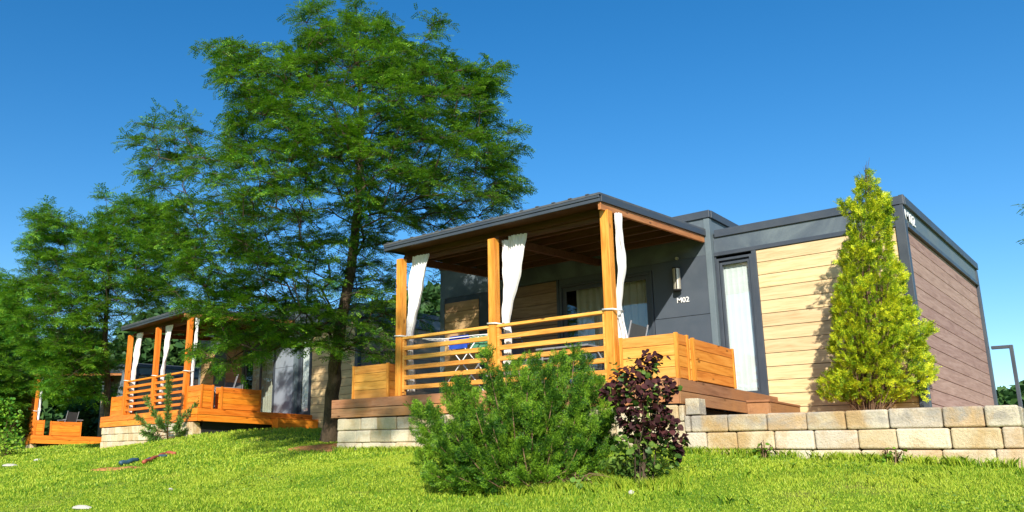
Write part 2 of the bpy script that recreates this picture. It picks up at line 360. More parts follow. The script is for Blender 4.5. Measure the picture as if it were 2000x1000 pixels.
# ------------------------------------------------------------------ block walls
def blocks(mb, p0, p1, z0, z1, bl=.42, bh=.21, th=.22, off=0, seed=1, jit=.008):
    """courses of split blocks along the line p0-p1, outer face on the line; z1 is the top, courses go down to z0"""
    rr = random.Random(seed); p0 = Vector((*p0, 0)); p1 = Vector((*p1, 0)); d = p1-p0; Ln = d.length; d.normalize(); n = Vector((-d.y, d.x, 0))
    z = z1; row = 0
    while z > z0+.02:
        s = -(off if row % 2 else off+bl*.5) % bl - bl
        while s < Ln-.01:
            wdt = bl*rr.uniform(.82, 1.15); a = max(0, s); e = min(Ln, s+wdt)
            if e-a > .06:
                j = rr.uniform(-jit, jit)*1.3; g = .004; zt = z-.003+rr.uniform(-.005, .002); zb = z-bh+.004
                k = len(mb.v)
                for y in (j, th):
                    for (s_, z_) in ((a+g, zb), (e-g, zb), (e-g, zt), (a+g, zt)):
                        q = p0+d*(s_+rr.uniform(-.004, .004))+n*(y+(rr.uniform(-.01, .01) if y < .1 else 0)); mb.v.append((q.x, q.y, z_+rr.uniform(-.004, .004)))
                mb.f += [(k, k+1, k+2, k+3), (k+7, k+6, k+5, k+4)]+[(k+(i+1) % 4, k+i, k+4+i, k+4+(i+1) % 4) for i in range(4)]
            s += wdt
        z -= bh; row += 1
w1 = MB()
blocks(w1, (-5.35, -.02), (1.05, -.02), -1.4, -.335, seed=3)
blocks(w1, (1.05, -.02), (4.4, -.02), -1.5, -.47, seed=4, off=.1)
blocks(w1, (4.4, -.02), (4.4, 7), -1.9, -.47, seed=5)
blocks(w1, (-5.35, 3.3), (-5.35, -.02), -1.4, -.335, seed=6)
o = w1.build('retaining_wall', M['stone'], bevel=.022); o.modifiers['bevel'].segments = 3; tag(o, 'long cream stone block retaining wall running under the nearest deck and along the raised bed', 'wall')
cb = MB(); blocks(cb, (1.06, -.0), (1.24, -.0), -.47, -.262, bl=.6, bh=.205, th=.2, seed=11)
tag(cb.build('stone_block', M['stone'], bevel=.008), 'single upright cream stone block standing on top of the block wall at the deck corner', 'stone block')
for T, nm, sd in ((T2, 'cream stone block base under the deck of the middle cabin', 21), (T3, 'cream stone block base under the deck of the farthest cabin at left', 31)):
    wb = MB(); z1 = -.335
    blocks(wb, (-5.35, -.02), (.75, -.02), -1.6, z1, seed=sd); blocks(wb, (.75, -.02), (.75, 3.3), -1.4, z1-.1, seed=sd+1); blocks(wb, (-5.35, 3.3), (-5.35, -.02), -1.6, z1, seed=sd+2)
    tag(wb.build('foundation_wall', M['stone'], bevel=.02, loc=T[:3], rz=T[3]), nm, 'wall', 'stone bases under the cabin decks')

# ------------------------------------------------------------------ cabins
def boards(mb, a0, a1, z0, z1, pitch, y0, y1, axis='x', gap=.009, split=0, rr=random):
    z = z1
    while z > z0+.03:
        zb = max(z-pitch+gap, z0)
        cuts = [a0, a1]
        if split and rr.random() < .5: cuts = [a0, rr.uniform(a0+(a1-a0)*.3, a0+(a1-a0)*.7), a1]
        for c0, c1 in zip(cuts[:-1], cuts[1:]):
            if axis == 'x': mb.box(c0, c1-.003, y0, y1, zb, z)
            else: mb.box(y0, y1, c0, c1-.003, zb, z)
        z -= pitch
    return mb
def text_mesh(txt, size, ext=.006, bold=.012):
    c = bpy.data.curves.new('t', 'FONT'); c.body = txt; c.size = size; c.extrude = ext; c.offset = bold*size
    o = bpy.data.objects.new('t', c); COL.objects.link(o); dg = bpy.context.evaluated_depsgraph_get()
    me = bpy.data.meshes.new_from_object(o.evaluated_get(dg)); bpy.data.objects.remove(o); me.materials.clear(); return me
def drape(x0, x1, y, z0, z1, pleats, amp, n=60, m=10, seed=0, wob=.0):
    V = []; Fc = []; rr = np.random.default_rng(seed); ph = rr.uniform(0, 6.28, 3)
    for j in range(m+1):
        z = z0+(z1-z0)*j/m
        for i in range(n+1):
            u = i/n; a = amp*(math.sin(u*pleats*6.283+ph[0])+.35*math.sin(u*pleats*13.1+ph[1]+j*.15))
            V.append((x0+(x1-x0)*u, y+a, z))
    for j in range(m):
        for i in range(n): k = j*(n+1)+i; Fc.append((k, k+1, k+n+2, k+n+1))
    return V, Fc
def cabin(T, label, far=False, full=True):
    root = empty('cabin', T[:3], T[3], label, 'cabin', 'grey and wood holiday cabins')
    G, GPn, GS, W = M['grey'], M['grey_panel'], M['grey_side'], M['clad_far' if far else 'clad']
    WS = M['clad_side_far' if far else 'clad_side']
    x0, xm, xr, yl, yr, yb = -5.8, .19, 3.0, 3.33, 3.43, 8.87; zl, zr = 3.19, 2.844; zb = -.62
    # structural bodies set back behind the facade
    b = MB(); b.box(x0+.04, xm-.04, yl+.6, yb, zb, zl-.1); b.box(xm-.03, xr-.06, yr+.6, yb-.03, zb, zr-.1)
    each(b, 'core', M['dark'], root)
    # flat roofs
    b = MB(); b.box(x0+.03, xm-.03, yl+.03, yb+.03, zl-.12, zl-.03); b.box(xm+.0, xr-.04, yr+.04, yb-.04, zr-.12, zr-.04); each(b, 'roof', M['roof'], root)
    # coping around the roof edges
    b = MB()
    b.box(x0-.02, xm+.02, yl-.035, yl+.03, zl-.13, zl); b.box(xm-.04, xm+.035, yl+.032, yb, zl-.13, zl)
    b.box(xm+.037, xr+.02, yr-.035, yr+.03, zr-.13, zr); b.box(xr-.04, xr+.035, yr+.032, yb, zr-.13, zr)
    b.box(xr-.035, xr+.03, yr-.03, yr+.03, zr-.14, zr+.012)
    each(b, 'coping', G, root, bevel=.006)
    # grey bands
    b = MB(); b.box(x0, xm-.1, yl, yl+.05, 2.42, zl-.13); b.box(xm+.002, xr-.12, yr-.002, yr+.05, zr-.385, zr-.13)
    each(b, 'fascia_panel', GPn, root)
    b = MB(); b.box(xr-.05, xr-.004, yr+.1, yb-.12, zr-.385, zr-.13); b.box(xm-.05, xm-.006, yl+.05, yb-.05, zr-.4, zl-.13)
    each(b, 'side_fascia', GS, root)
    b = MB(); b.box(xm+.002, xr-.002, yr-.025, yr+.03, zr-.455, zr-.387); b.box(xr-.046, xr+.018, yr+.13, yb-.12, zr-.455, zr-.387); each(b, 'lower_trim', G, root, bevel=.004)
    # vertical trims
    b = MB(); b.box(xr-.12, xr+.005, yr-.03, yr+.1, zb, zr-.14); b.box(xr-.08, xr+.012, yb-.12, yb+.02, zb, zr-.14); b.box(.8, .872, yr-.02, yr+.05, zb, zr-.457)
    each(b, 'corner_trim', G, root, bevel=.004)
    b = MB(); b.box(xm-.1, xm+.0, yl-.012, yl+.1, zb, zl-.132); b.box(x0, x0+.12, yl-.012, yl+.1, zb, 2.418); each(b, 'module_trim', M['grey_side'], root, bevel=.004)
    # cladding
    rr = random.Random(5)
    b = boards(MB(), .874, xr-.122, zb, zr-.46, .212, yr+.0, yr+.03, 'x'); b.build('wood_cladding', W, root, bevel=.003)
    b = MB(); b.box(.87, xr-.12, yr+.032, yr+.06, zb, zr-.4); b.box(xr-.075, xr-.062, yr+.1, yb-.12, zb, zr-.4); each(b, 'cladding_backing', M['dark'], root)
    b = boards(MB(), yr+.102, yb-.122, zb, zr-.46, .212, xr-.06, xr-.03, 'y'); b.build('side_cladding', WS, root, bevel=.003)
    boards(MB(), -3.93, -2.86, 0, 2.4, .212, yl+.0, yl+.03).build('porch_cladding', M['clad_shaded'], root, bevel=.002); boards(MB(), -5.675, -4.76, 0, 2.3, .212, yl+.0, yl+.03).build('porch_cladding', M['clad_shaded2'], root, bevel=.002)
    b = MB(); b.box(-5.676, -2.8, yl+.04, yl+.07, 0, 2.418)
    b.box(-2.86, -2.81, yl-.01, yl+.05, 0, 2.418); b.box(-4.755, -3.935, yl+.01, yl+.04, 0, 2.418); b.box(-5.676, -4.757, yl+.01, yl+.04, 2.302, 2.418)
    each(b, 'porch_panel', G, root)
    # grey wall panels beside the sliding door
    b = MB(); b.box(-.89, .088, yl, yl+.05, zb, 1.412); b.box(-.89, .088, yl, yl+.05, 1.42, 2.418); b.box(-2.8, -.892, yl+.002, yl+.05, 2.302, 2.418)
    each(b, 'wall_panel', M['door_grey'] if far else M['grey_wall'], root, bevel=.002)
    # narrow glazed door
    d = MB(); X0, X1, Z0, Z1 = .215, .798, .04, 2.34
    for (u0, u1, pz0, pz1, yy) in ((X0, X1, Z0, Z1, 0), (X0+.045, X1-.04, Z0+.04, Z1-.07, .022)):
        t = .04; y_ = yr-.012+yy
        d.box(u0, u0+t, y_, y_+.05, pz0, pz1); d.box(u1-t, u1, y_, y_+.05, pz0, pz1); d.box(u0+t, u1-t, y_, y_+.05, pz1-t, pz1); d.box(u0+t, u1-t, y_, y_+.05, pz0, pz0+t)
    fr = d.build('door', G, root, bevel=.003)
    gb = MB(); gb.box(X0+.087, X1-.082, yr+.05, yr+.056, Z0+.082, Z1-.112); gb.build('pane', M['glass'], fr)
    V, Fc = drape(X0+.06, X1-.05, yr+.10, Z0+.05, Z1-.1, 5, .002, seed=2); link('door_curtain', np_mesh('c', V, Fc), M['inner_curtain'], root, smooth=True)
    b = MB(); b.box(X0, X1, yr+.2, yr+.22, zb, Z1+.05); b.box(xm+.002, X0-.002, yr, yr+.05, zb, 2.385); b.box(X0, X1, yr+.01, yr+.05, zb, Z0-.003); each(b, 'door_surround', G, root)
    # sliding door
    d = MB(); X0, X1, Z0, Z1 = -2.8, -.9, .02, 2.295
    for (u0, u1, yy, t) in ((X0, X1, -.012, .05), (X0+.052, -1.76, .03, .075), (-1.8, X1-.052, .008, .075)):
        za, zc = (Z0, Z1) if u0 == X0 and u1 == X1 else (Z0+.052, Z1-.052)
        y_ = yl+yy
        d.box(u0, u0+t, y_, y_+.04, za, zc); d.box(u1-t, u1, y_, y_+.04, za, zc); d.box(u0+t, u1-t, y_, y_+.04, zc-t, zc); d.box(u0+t, u1-t, y_, y_+.04, za, za+t)
    fr = d.build('sliding_door', G, root, bevel=.003)
    g1_ = MB(); g1_.box(-2.67, -1.84, yl+.048, yl+.054, .15, 2.165); g1_.build('pane', M['glass'], fr)
    g2_ = MB(); g2_.box(-1.722, -1.03, yl+.026, yl+.032, .15, 2.165); g2_.build('pane', M['glass'], fr)
    h = MB(); h.box(-.998, -.975, yl-.03, yl-.012, .95, 1.12); h.build('handle', M['dark'], fr, bevel=.003)
    V, Fc = drape(-2.55, -.95, yl+.22, .05, 2.3, 11, .018, seed=4, n=160); link('room_curtain', np_mesh('c', V, Fc), M['beige_curtain'], root, smooth=True)
    # wall lamp
    if full:
        lx, ly = -.41, yl-.085; b = MB()
        b.tube([(lx, ly, 1.88), (lx, ly, 2.24)], .062, 20); lo = b.build('wall_lamp', M['lamp'], root, smooth=False)
        MB().tube([(lx, ly, 1.855), (lx, ly, 1.879)], .066, 20).build('lamp_cap', M['dark'], lo); MB().tube([(lx, ly, 2.241), (lx, ly, 2.262)], .066, 20).build('lamp_cap', M['dark'], lo); MB().box(lx-.02, lx+.02, ly+.03, yl-.001, 1.98, 2.14).build('bracket', M['dark'], lo)
        b = MB(); b.box(lx+.01, lx+.025, ly-.066, ly-.055, 1.885, 2.235); b.build('lamp_slot', M['dark'], lo)
        b = MB(); b.tube([(lx, yl-.001, 2.44), (lx, yl-.045, 2.435)], .026, 12); b.build('sensor', M['lamp'], root)
        me = text_mesh('M02', .125); o_ = link('number', me, M['white'], root); o_.location = (-.47, yl-.008, 1.66); o_.rotation_euler = (R(90), 0, 0); tag(o_, 'small white M02 on the grey wall under the lamp')
        me = text_mesh('M02', .22, bold=.004); o_ = link('number', me, M['white'], root); o_.scale = (1.6, 1, 1); o_.location = (xr+.004, yr+.03, zr-.345); o_.rotation_euler = (R(90), 0, R(90)); tag(o_, 'larger white M02 high on the side band')
    return root
cabin((0, 0, 0, 0), 'nearest cabin with pale wood facade, brown side wall and grey bands, numbered M02')
cabin(T2, 'middle cabin behind the large tree, with pale wood end wall and pale grey door', far=True, full=False)
cabin(T3, 'farthest cabin at left, mostly hidden behind trees', far=True, full=False)

# ------------------------------------------------------------------ porches
def porch(T, label, px, py, post, rail, under, beam, fresh=False):
    root = empty('porch', T[:3], T[3], label, 'porch', 'timber porches of the cabins')
    xl, xr, yb = -5.5, 1.0, 3.31
    b = MB(); y = .012
    while y < yb-.1: b.box(xl+.03, xr-.03, y, min(y+.135, yb), -.03, 0); y += .142
    b.build('deck', px, root)
    b = MB()
    for z1, z0 in ((-.002, -.155), (-.165, -.32)):
        b.box(xl, xl+3.2, -.03, .005, z0, z1); b.box(xl+3.204, xr, -.03, .005, z0, z1)
    b.build('deck_front', px, root, bevel=.004)
    b = MB()
    for z1, z0 in ((-.002, -.155), (-.165, -.32)): b.box(xr-.03, xr+.006, .007, yb+.1, z0, z1)
    b.build('deck_side', py, root, bevel=.004); b = MB()
    for z1, z0 in ((-.002, -.155), (-.165, -.32)): b.box(xl-.006, xl+.03, .007, yb, z0, z1)
    b.build('deck_side', py, root, bevel=.004)
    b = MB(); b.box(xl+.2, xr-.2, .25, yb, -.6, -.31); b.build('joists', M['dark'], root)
    b = MB(); b.box(xr+.008, xr+.33, 2.12, 3.395, -.17, -.14); b.box(xr+.008, xr+.31, 2.14, 2.165, -.42, -.172); b.box(xr+.29, xr+.32, 2.167, 3.395, -.42, -.172)
    b.build('step', py, root, bevel=.004)
    b = MB(); 
    for k in range(3):
        X = -3.96+1.98*k; p = MB(); p.box(X, X+.13, 0, .13, 0, 2.37 if k < 2 else 2.42)
        p.build('post', post, root, bevel=.006)
    for k in range(2):
        X0 = -3.96+1.98*k+.132; X1 = X0+1.98-.134; r = MB()
        r.box(X0, X0+.045, .03, .095, .02, .95); r.box(X1-.045, X1, .03, .095, .02, .95)
        r.box(X0, X1, .02, .105, .951, .995)
        for j in range(1, 6):
            z = .835-.165*(j-1); r.box(X0+.046, X1-.046, .03, .078, z-.07, z)
        r.build('railing', rail, root, bevel=.004)
    # roof: slopes gently up to the cabin wall
    zf, zk, th = 2.506, 2.745, .125; ya, yk = -.15, 3.32; x0, x1 = -4.1, .1; sl = (zk-zf)/(yk-ya)
    def Z(y): return zf+(y-ya)*sl
    def slab(mb, X0, X1, Y0, Y1, lo, hi):
        k = len(mb.v); mb.v += [(x, y, Z(y)+h) for h in (lo, hi) for x, y in ((X0, Y0), (X1, Y0), (X1, Y1), (X0, Y1))]
        mb.f += [tuple(k+i for i in q) for q in ((3, 2, 1, 0), (4, 5, 6, 7), (0, 1, 5, 4), (1, 2, 6, 5), (2, 3, 7, 6), (3, 0, 4, 7))]
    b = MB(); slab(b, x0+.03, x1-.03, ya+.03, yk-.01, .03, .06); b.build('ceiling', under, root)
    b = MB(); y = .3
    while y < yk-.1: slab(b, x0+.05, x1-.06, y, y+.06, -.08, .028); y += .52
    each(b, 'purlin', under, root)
    b = MB()
    for X in (-3.93, -1.95): slab(b, X, X+.08, .15, .355, -.15, -.082); slab(b, X, X+.08, .435, yk-.02, -.2, -.082)
    slab(b, x0+.04, x1-.05, .36, .43, -.15, .0)
    each(b, 'beam', under, root)
    b = MB(); slab(b, x1-.045, x1-.003, ya+.02, yk-.015, -.11, -.002); b.build('edge_beam', beam, root, bevel=.004)
    rf = MB(); slab(rf, x0, x1+.02, ya-.04, yk-.002, th-.03, th)
    # standing ribs on the sheet
    X = x0+.08
    while X < x1: slab(rf, X, X+.05, ya-.05, yk-.01, th+.001, th+.012); X += .28
    rf.build('roof_sheet', M['roof'], root)
    b = MB(); slab(b, x0-.005, x1+.005, ya-.02, ya+.012, .0, .05); slab(b, x0-.005, x1+.005, ya-.035, ya+.012, .055, th-.032)
    slab(b, x1-.0, x1+.024, ya+.014, yk-.003, 0, th-.032); slab(b, x0-.02, x0+.01, ya+.014, yk-.003, 0, th-.032)
    each(b, 'roof_fascia', M['grey'], root, bevel=.004)
    return root
porch((0, 0, 0, 0), 'weathered brown deck with amber posts and rails under a grey roof, on the nearest cabin', M['deckx'], M['decky'], M['post'], M['railx'], M['underwood'], M['beamy'])
porch(T2, 'bright orange stained porch on the middle cabin, left of the large trunk', M['b_x'], M['b_y'], M['b_post'], M['b_x'], M['underwood'], M['beamy'])
porch(T3, 'orange porch of the farthest cabin at the left edge', M['b_x'], M['b_y'], M['b_post'], M['b_x'], M['underwood'], M['beamy'])

# ------------------------------------------------------------------ curtains tied to the posts
def curtain(T, secs, pleats, label, seed, y=.2, tiepost=None, group='white porch curtains'):
    """secs: (z, x_left, x_right, y_shift)"""
    root = empty('porch_curtain', glob(T, secs[0][1], y, 0), T[3], label, 'curtain', group)
    ox = secs[0][1]; n = 40; V = []; Fc = []; rr = np.random.default_rng(seed); ph = rr.uniform(0, 6, 4)
    zs = np.array([s[0] for s in secs][::-1]); M_ = 44; zz = np.linspace(secs[-1][0], secs[0][0], M_+1)
    xl = np.interp(zz, zs, [s[1] for s in secs][::-1]); xr_ = np.interp(zz, zs, [s[2] for s in secs][::-1]); wmax = max(s[2]-s[1] for s in secs)
    for j, z in enumerate(zz):
        wd = xr_[j]-xl[j]; amp = .022+.018*(1-wd/wmax)
        for i in range(n+1):
            u = i/n; a = math.sin(u*pleats*6.283+ph[0]+z*.8)+.4*math.sin(u*pleats*11+ph[1]+z*1.7)
            V.append((xl[j]+wd*u-ox+.008*math.sin(z*5+ph[2]), a*amp+.012*math.sin(z*9+u*5)+.006*math.sin(z*23+u*17), z))
    for j in range(M_):
        for i in range(n): k = j*(n+1)+i; Fc.append((k, k+1, k+n+2, k+n+1))
    link('fabric', np_mesh('fabric', V, Fc), M['curtain'], root, smooth=True)
    if tiepost is not None:
        X, zt = tiepost; b = MB(); e = .012; p = [(X-e, -e-y, zt), (X+.13+e, -e-y, zt-.01), (X+.13+.07, .05-y, zt-.02), (X+.13+.04, .2-y+.02, zt-.01), (X-e, .14-y, zt), (X-e, -e-y, zt)]
        b.tube([(q[0]-ox, q[1], q[2]) for q in p], .013, 6); b.build('tie_band', M['curtain'], root, smooth=True)
    return root
for T, nm, a in (((0, 0, 0, 0), 'nearest porch', 0), (T2, 'orange middle porch', 1), (T3, 'farthest orange porch', 2)):
    s0 = a*10
    curtain(T, [(2.42, -3.74, -3.38, 0), (2.0, -3.82, -3.47, 0), (1.05, -3.88, -3.76, 0), (.9, -3.87, -3.75, 0), (.08, -3.86, -3.7, 0)], 6, f'white curtain at the left post of the {nm}', 1+s0, tiepost=(-3.96, 1.02))
    if a != 1: curtain(T, [(2.36, -1.84, -1.72, 0), (1.5, -1.84, -1.74, 0), (1.04, -1.85, -1.8, 0)], 2, f'narrow white curtain strip beside the middle post of the {nm}', 2+s0, y=.2)
    curtain(T, [(2.42, -1.74 if a != 1 else -1.84, -1.4, 0), (1.8, -1.79, -1.56, 0), (1.04, -1.86, -1.78, 0), (.85, -1.86, -1.73, 0), (.25, -1.88, -1.76, 0)], 6, f'white curtain drawn to the middle post of the {nm}', 3+s0, tiepost=(-1.98, 1.02), y=.235)
    curtain(T, [(2.40, .135, .22, 0), (1.6, .12, .24, 0), (1.05, .08, .16, 0), (.95, .09, .18, 0), (.6, .04, .24, 0), (.25, .02, .12, 0)], 3, f'white curtain at the right post of the {nm}', 4+s0, tiepost=(0, 1.0), y=.2)

# ------------------------------------------------------------------ planters
def planter(T, x0, x1, y0, y1, h, label, mx, my, mp, seed):
    cx, cy = (x0+x1)/2, (y0+y1)/2
    root = empty('planter_box', glob(T, cx, cy, 0), T[3], label, 'planter', 'timber planter boxes on the porches')
    a, c = (x1-x0)/2, (y1-y0)/2; pt = .045; rr = random.Random(seed); pitch = (h-.02)/4
    b = MB(); boards(b, -a+pt, a-pt, .01, h-.01, pitch, -c+.012, -c+.03, gap=.006); b.build('front_boards', mx, root, bevel=.003); b = MB(); boards(b, -a+pt, a-pt, .01, h-.01, pitch, c-.03, c-.012, gap=.006); b.build('back_boards', mx, root, bevel=.003)
    b = MB(); boards(b, -c+pt, c-pt, .01, h-.01, pitch, a-.03, a-.012, axis='y', gap=.006); b.build('side_boards', my, root, bevel=.003); b = MB(); boards(b, -c+pt, c-pt, .01, h-.01, pitch, -a+.012, -a+.03, axis='y', gap=.006); b.build('side_boards', my, root, bevel=.003)
    for sx in (-1, 1):
        for sy in (-1, 1):
            b = MB(); xx, yy = sx*(a-pt/2), sy*(c-pt/2); b.box(xx-pt/2, xx+pt/2, yy-pt/2, yy+pt/2, .002, h); b.build('corner_post', mp, root, bevel=.003)
    b = MB(); b.box(-a+.032, a-.032, -c+.032, c-.032, .01, h-.09); b.build('soil_fill', M['soil'], root)
for T, nm, m3, sd in (((0, 0, 0, 0), 'nearest porch', (M['planx'], M['plany'], M['post']), 1), (T2, 'orange middle porch', (M['b_x'], M['b_y'], M['b_post']), 2), (T3, 'farthest orange porch', (M['b_x'], M['b_y'], M['b_post']), 3)):
    planter(T, .17, .99, .05, .4, .595, f'amber timber planter at the right front corner of the {nm}' if sd == 1 else f'orange timber planter at the right front corner of the {nm}', *m3, sd)
    planter(T, .66, 1.02 if sd == 1 else .97, .47 if sd == 1 else .62, 1.8, .57, f'long timber planter along the right side of the {nm}, behind the corner one', *m3, sd+5)
    planter(T, -5.14, -4.24, .12, .5, .6, f'timber planter at the left end of the {nm}', *m3, sd+9)

# ------------------------------------------------------------------ things on the porches
def chair(T, x, y, rz, label, z=0):
    w0 = glob(T, x, y, z); root = empty('garden_chair', w0, T[3]+rz, label, 'chair', 'folding sling chairs on the porches')
    b = MB(); b.v += [(-.24, -.2, .44), (.24, -.2, .44), (.24, .2, .41), (-.24, .2, .41), (-.24, -.2, .425), (.24, -.2, .425), (.24, .2, .395), (-.24, .2, .395)]; b.f += [(0, 1, 2, 3), (7, 6, 5, 4), (0, 4, 5, 1), (2, 6, 7, 3), (1, 5, 6, 2), (3, 7, 4, 0)]
    b.build('seat', M['fabric_dark'], root)
    b = MB(); b.v += [(-.23, .22, .45), (.23, .22, .45), (.23, .36, .98), (-.23, .36, .98), (-.23, .235, .45), (.23, .235, .45), (.23, .375, .98), (-.23, .375, .98)]; b.f += [(3, 2, 1, 0), (4, 5, 6, 7), (0, 1, 5, 4), (1, 2, 6, 5), (2, 3, 7, 6), (3, 0, 4, 7)]
    b.build('backrest', M['fabric_dark'], root)
    for s in (-.26, .26):
        b = MB(); b.tube([(s, -.28, .01), (s, -.1, .3), (s, .22, .42), (s, .38, 1.02)], .013, 6); b.build('side_frame', M['chair_metal'], root, smooth=True)
        b = MB(); b.tube([(s, .3, .01), (s, -.05, .35), (s, -.22, .64)], .012, 6); b.build('leg', M['chair_metal'], root, smooth=True)
        b = MB(); b.box(s-.025, s+.025, -.26, .3, .64, .662); b.build('armrest', M['chair_metal'], root, bevel=.004)
def table(T, x, y, label, w=.9, d=.8, h=.73):
    root = empty('porch_table', glob(T, x, y, 0), T[3], label, 'table', 'tables on the porches')
    b = MB(); b.box(-w/2, w/2, -d/2, d/2, h-.03, h); b.build('tabletop', M['chair_metal'], root, bevel=.005)
    for sx in (-1, 1):
        for sy in (-1, 1):
            b = MB(); b.tube([(sx*(w/2-.06), sy*(d/2-.06), 0), (sx*(w/2-.08), sy*(d/2-.08), h-.03)], .017, 8); b.build('leg', M['chair_metal'], root, smooth=True)
T1 = (0, 0, 0, 0)
table(T1, -1.35, 1.45, 'grey garden table behind the right railing of the nearest porch', .95, .85)
chair(T1, -2.15, 1.4, R(90), 'dark sling chair left of the table on the nearest porch')
chair(T1, -.55, 1.35, R(-90), 'dark sling chair right of the table on the nearest porch')
chair(T1, -1.3, 2.4, R(0), 'dark sling chair behind the table against the glass door of the nearest porch')
chair(T2, -.25, 1.3, R(-25), 'grey sling chair standing behind the planter of the orange middle porch')
chair(T2, -1.3, 2.2, R(60), 'dark sling chair near the wall of the orange middle porch')
chair(T3, .1, 1.3, R(-60), 'sling chair beside the planter of the farthest orange porch')
table(T3, -.9, 1.6, 'table on the farthest orange porch', .9, .8)
# drying rack
dr = empty('drying_rack', (-3.1, .95, 0), 0, 'white folding laundry rack with a blue towel behind the left railing of the nearest porch', 'drying rack')
b = MB(); zt = 1.0
for y_ in (-.28, .28): b.tube([(-.85, y_, zt+.05), (-.3, y_, zt), (.35, y_, zt), (.85, y_, zt-.02)], .009, 6)
for i in range(15):
    u = -.82+i*.117; z_ = zt+(.05*(-u-.3)/.55 if u < -.3 else 0); b.tube([(u, -.28, z_), (u, .28, z_)], .0045, 5)
b.build('rods', M['white'], dr, smooth=True)
for s in (-1, 1):
    b = MB(); b.tube([(s*.5, .26*s, .01), (-s*.4, .26*s, zt-.01)], .01, 6); b.tube([(s*.5, -.2*s, .01), (-s*.4, -.2*s, zt-.01)], .01, 6); b.tube([(s*.5, -.2*s, .012), (s*.5, .26*s, .012)], .01, 6); b.build('leg_frame', M['white'], dr, smooth=True)
def hung(name, x0, x1, y_, zt, drop, mat, label, cat):
    V = []; Fc = []; n, m = 16, 14
    for j in range(m+1):
        s = j/m
        for i in range(n+1):
            u = i/n; xx = x0+(x1-x0)*u
            if s < .5: yy, z_ = y_-.02-.012*math.sin(u*9)*(1-2*s), zt-drop*(1-2*s)
            else: yy, z_ = y_+.02+.012*math.sin(u*8)*(2*s-1), zt-drop*.7*(2*s-1)
            V.append((xx, yy, z_+.012*(1-abs(2*s-1))))
    for j in range(m):
        for i in range(n): k = j*(n+1)+i; Fc.append((k, k+1, k+n+2, k+n+1))
    tag(link(name, np_mesh(name, V, Fc), mat, smooth=True), label, cat)
hung('towel', -3.35, -2.95, .71, 1.03, .22, M['blue'], 'bright blue towel hanging over the white laundry rack', 'towel')
hung('towel', -3.0, -2.5, .86, 1.02, .2, M['green'], 'pale green cloth hanging at the right of the white laundry rack', 'towel')
# handrail behind the nearest cabin
h = MB(); h.box(3.03, 3.3, 8.93, 8.99, 1.19, 1.25); h.box(3.302, 3.36, 8.925, 8.995, -1, 1.25)
tag(h.build('handrail', M['grey'], bevel=.006), 'grey square metal handrail bent down at the back corner of the nearest cabin', 'handrail')

# ------------------------------------------------------------------ foliage tools
def rnd_unit(n, r): v = r.normal(size=(n, 3)); return v/np.linalg.norm(v, axis=1, keepdims=True)
def instance(tpls, org, dirs, nrm, scl, r):
    """tpls: list of (V(k,3) with x along the spray, y across, z up; F(m,4))"""
    VV = []; FF = []; off = 0; n = len(org); ch = r.integers(0, len(tpls), n)
    d = dirs/np.linalg.norm(dirs, axis=1, keepdims=True); s = np.cross(nrm, d); s /= np.maximum(np.linalg.norm(s, axis=1, keepdims=True), 1e-6); u = np.cross(d, s)
    for k, (V, Fq) in enumerate(tpls):
        m = np.where(ch == k)[0]
        if not len(m): continue
        P = org[m, None, :]+scl[m, None, None]*(V[None, :, 0:1]*d[m, None, :]+V[None, :, 1:2]*s[m, None, :]+V[None, :, 2:3]*u[m, None, :])
        VV.append(P.reshape(-1, 3)); FF.append((Fq[None]+(off+np.arange(len(m))*len(V))[:, None, None]).reshape(-1, Fq.shape[1])); off += len(m)*len(V)
    return np.concatenate(VV), np.concatenate(FF)
def tpl_pinnate(pairs=8, L=.2, ll=.056, lw=.026, r=None):
    V = []; Fc = []
    for i in range(pairs):
        u = (i+.8)/pairs; x = L*u; z = -.03*u*u*L/.18
        for s in (-1, 1):
            l = ll*8/max(pairs, 5)**1.0*.75*(1-.35*abs(u-.45))*r.uniform(.85, 1.15); w_ = lw*r.uniform(.85, 1.15); a = R(r.uniform(50, 75)); tz = r.uniform(-.25, .25)
            dx, dy = math.cos(a), s*math.sin(a); k = len(V)
            V += [(x, 0, z), (x+dx*l*.5-dy*w_/2*s*s, dy*l*.5+dx*w_/2*1, z+tz*l*.5), (x+dx*l, dy*l, z+tz*l), (x+dx*l*.5+dy*w_/2, dy*l*.5-dx*w_/2, z+tz*l*.5)]
            Fc.append((k, k+1, k+2, k+3))
    return np.array(V), np.array(Fc)
def tpl_conifer(L=.2, nside=9, sl=.075, nn=8, nl=.02, nw=.004, flat=.5, r=None, ang=45):
    V = []; Fc = []
    def needle(p, d, l, w_):
        d = d/np.linalg.norm(d); s = np.cross(d, [0, 0, 1.0]+r.normal(size=3)*.4); s /= np.linalg.norm(s)+1e-9; k = len(V)
        V.extend([p-s*w_*.4, p+s*w_*.4, p+d*l*.6+s*w_*.5, p+d*l]); Fc.append((k, k+1, k+2, k+3))
    axes = [(np.zeros(3), np.array([1.0, 0, 0]), L, nn*2)]
    for i in range(nside):
        u = (i+.5)/nside*.85; s = 1 if i % 2 else -1; a = R(ang)*r.uniform(.8, 1.2)
        axes.append((np.array([L*u, 0, 0.]), np.array([math.cos(a), s*math.sin(a), r.uniform(-flat, flat)]), sl*(1.1-.6*u)*r.uniform(.8, 1.2), nn))
    for p, d, l, n in axes:
        d = d/np.linalg.norm(d); side = np.cross([0, 0, 1], d); side /= np.linalg.norm(side)
        for j in range(n):
            q = p+d*l*(j+.5)/n; sgn = 1 if j % 2 else -1
            needle(q, d*.75+side*sgn*.8+np.array([0, 0, r.uniform(-flat, flat)]), nl*r.uniform(.8, 1.2), nw)
    return np.array(V), np.array(Fc)
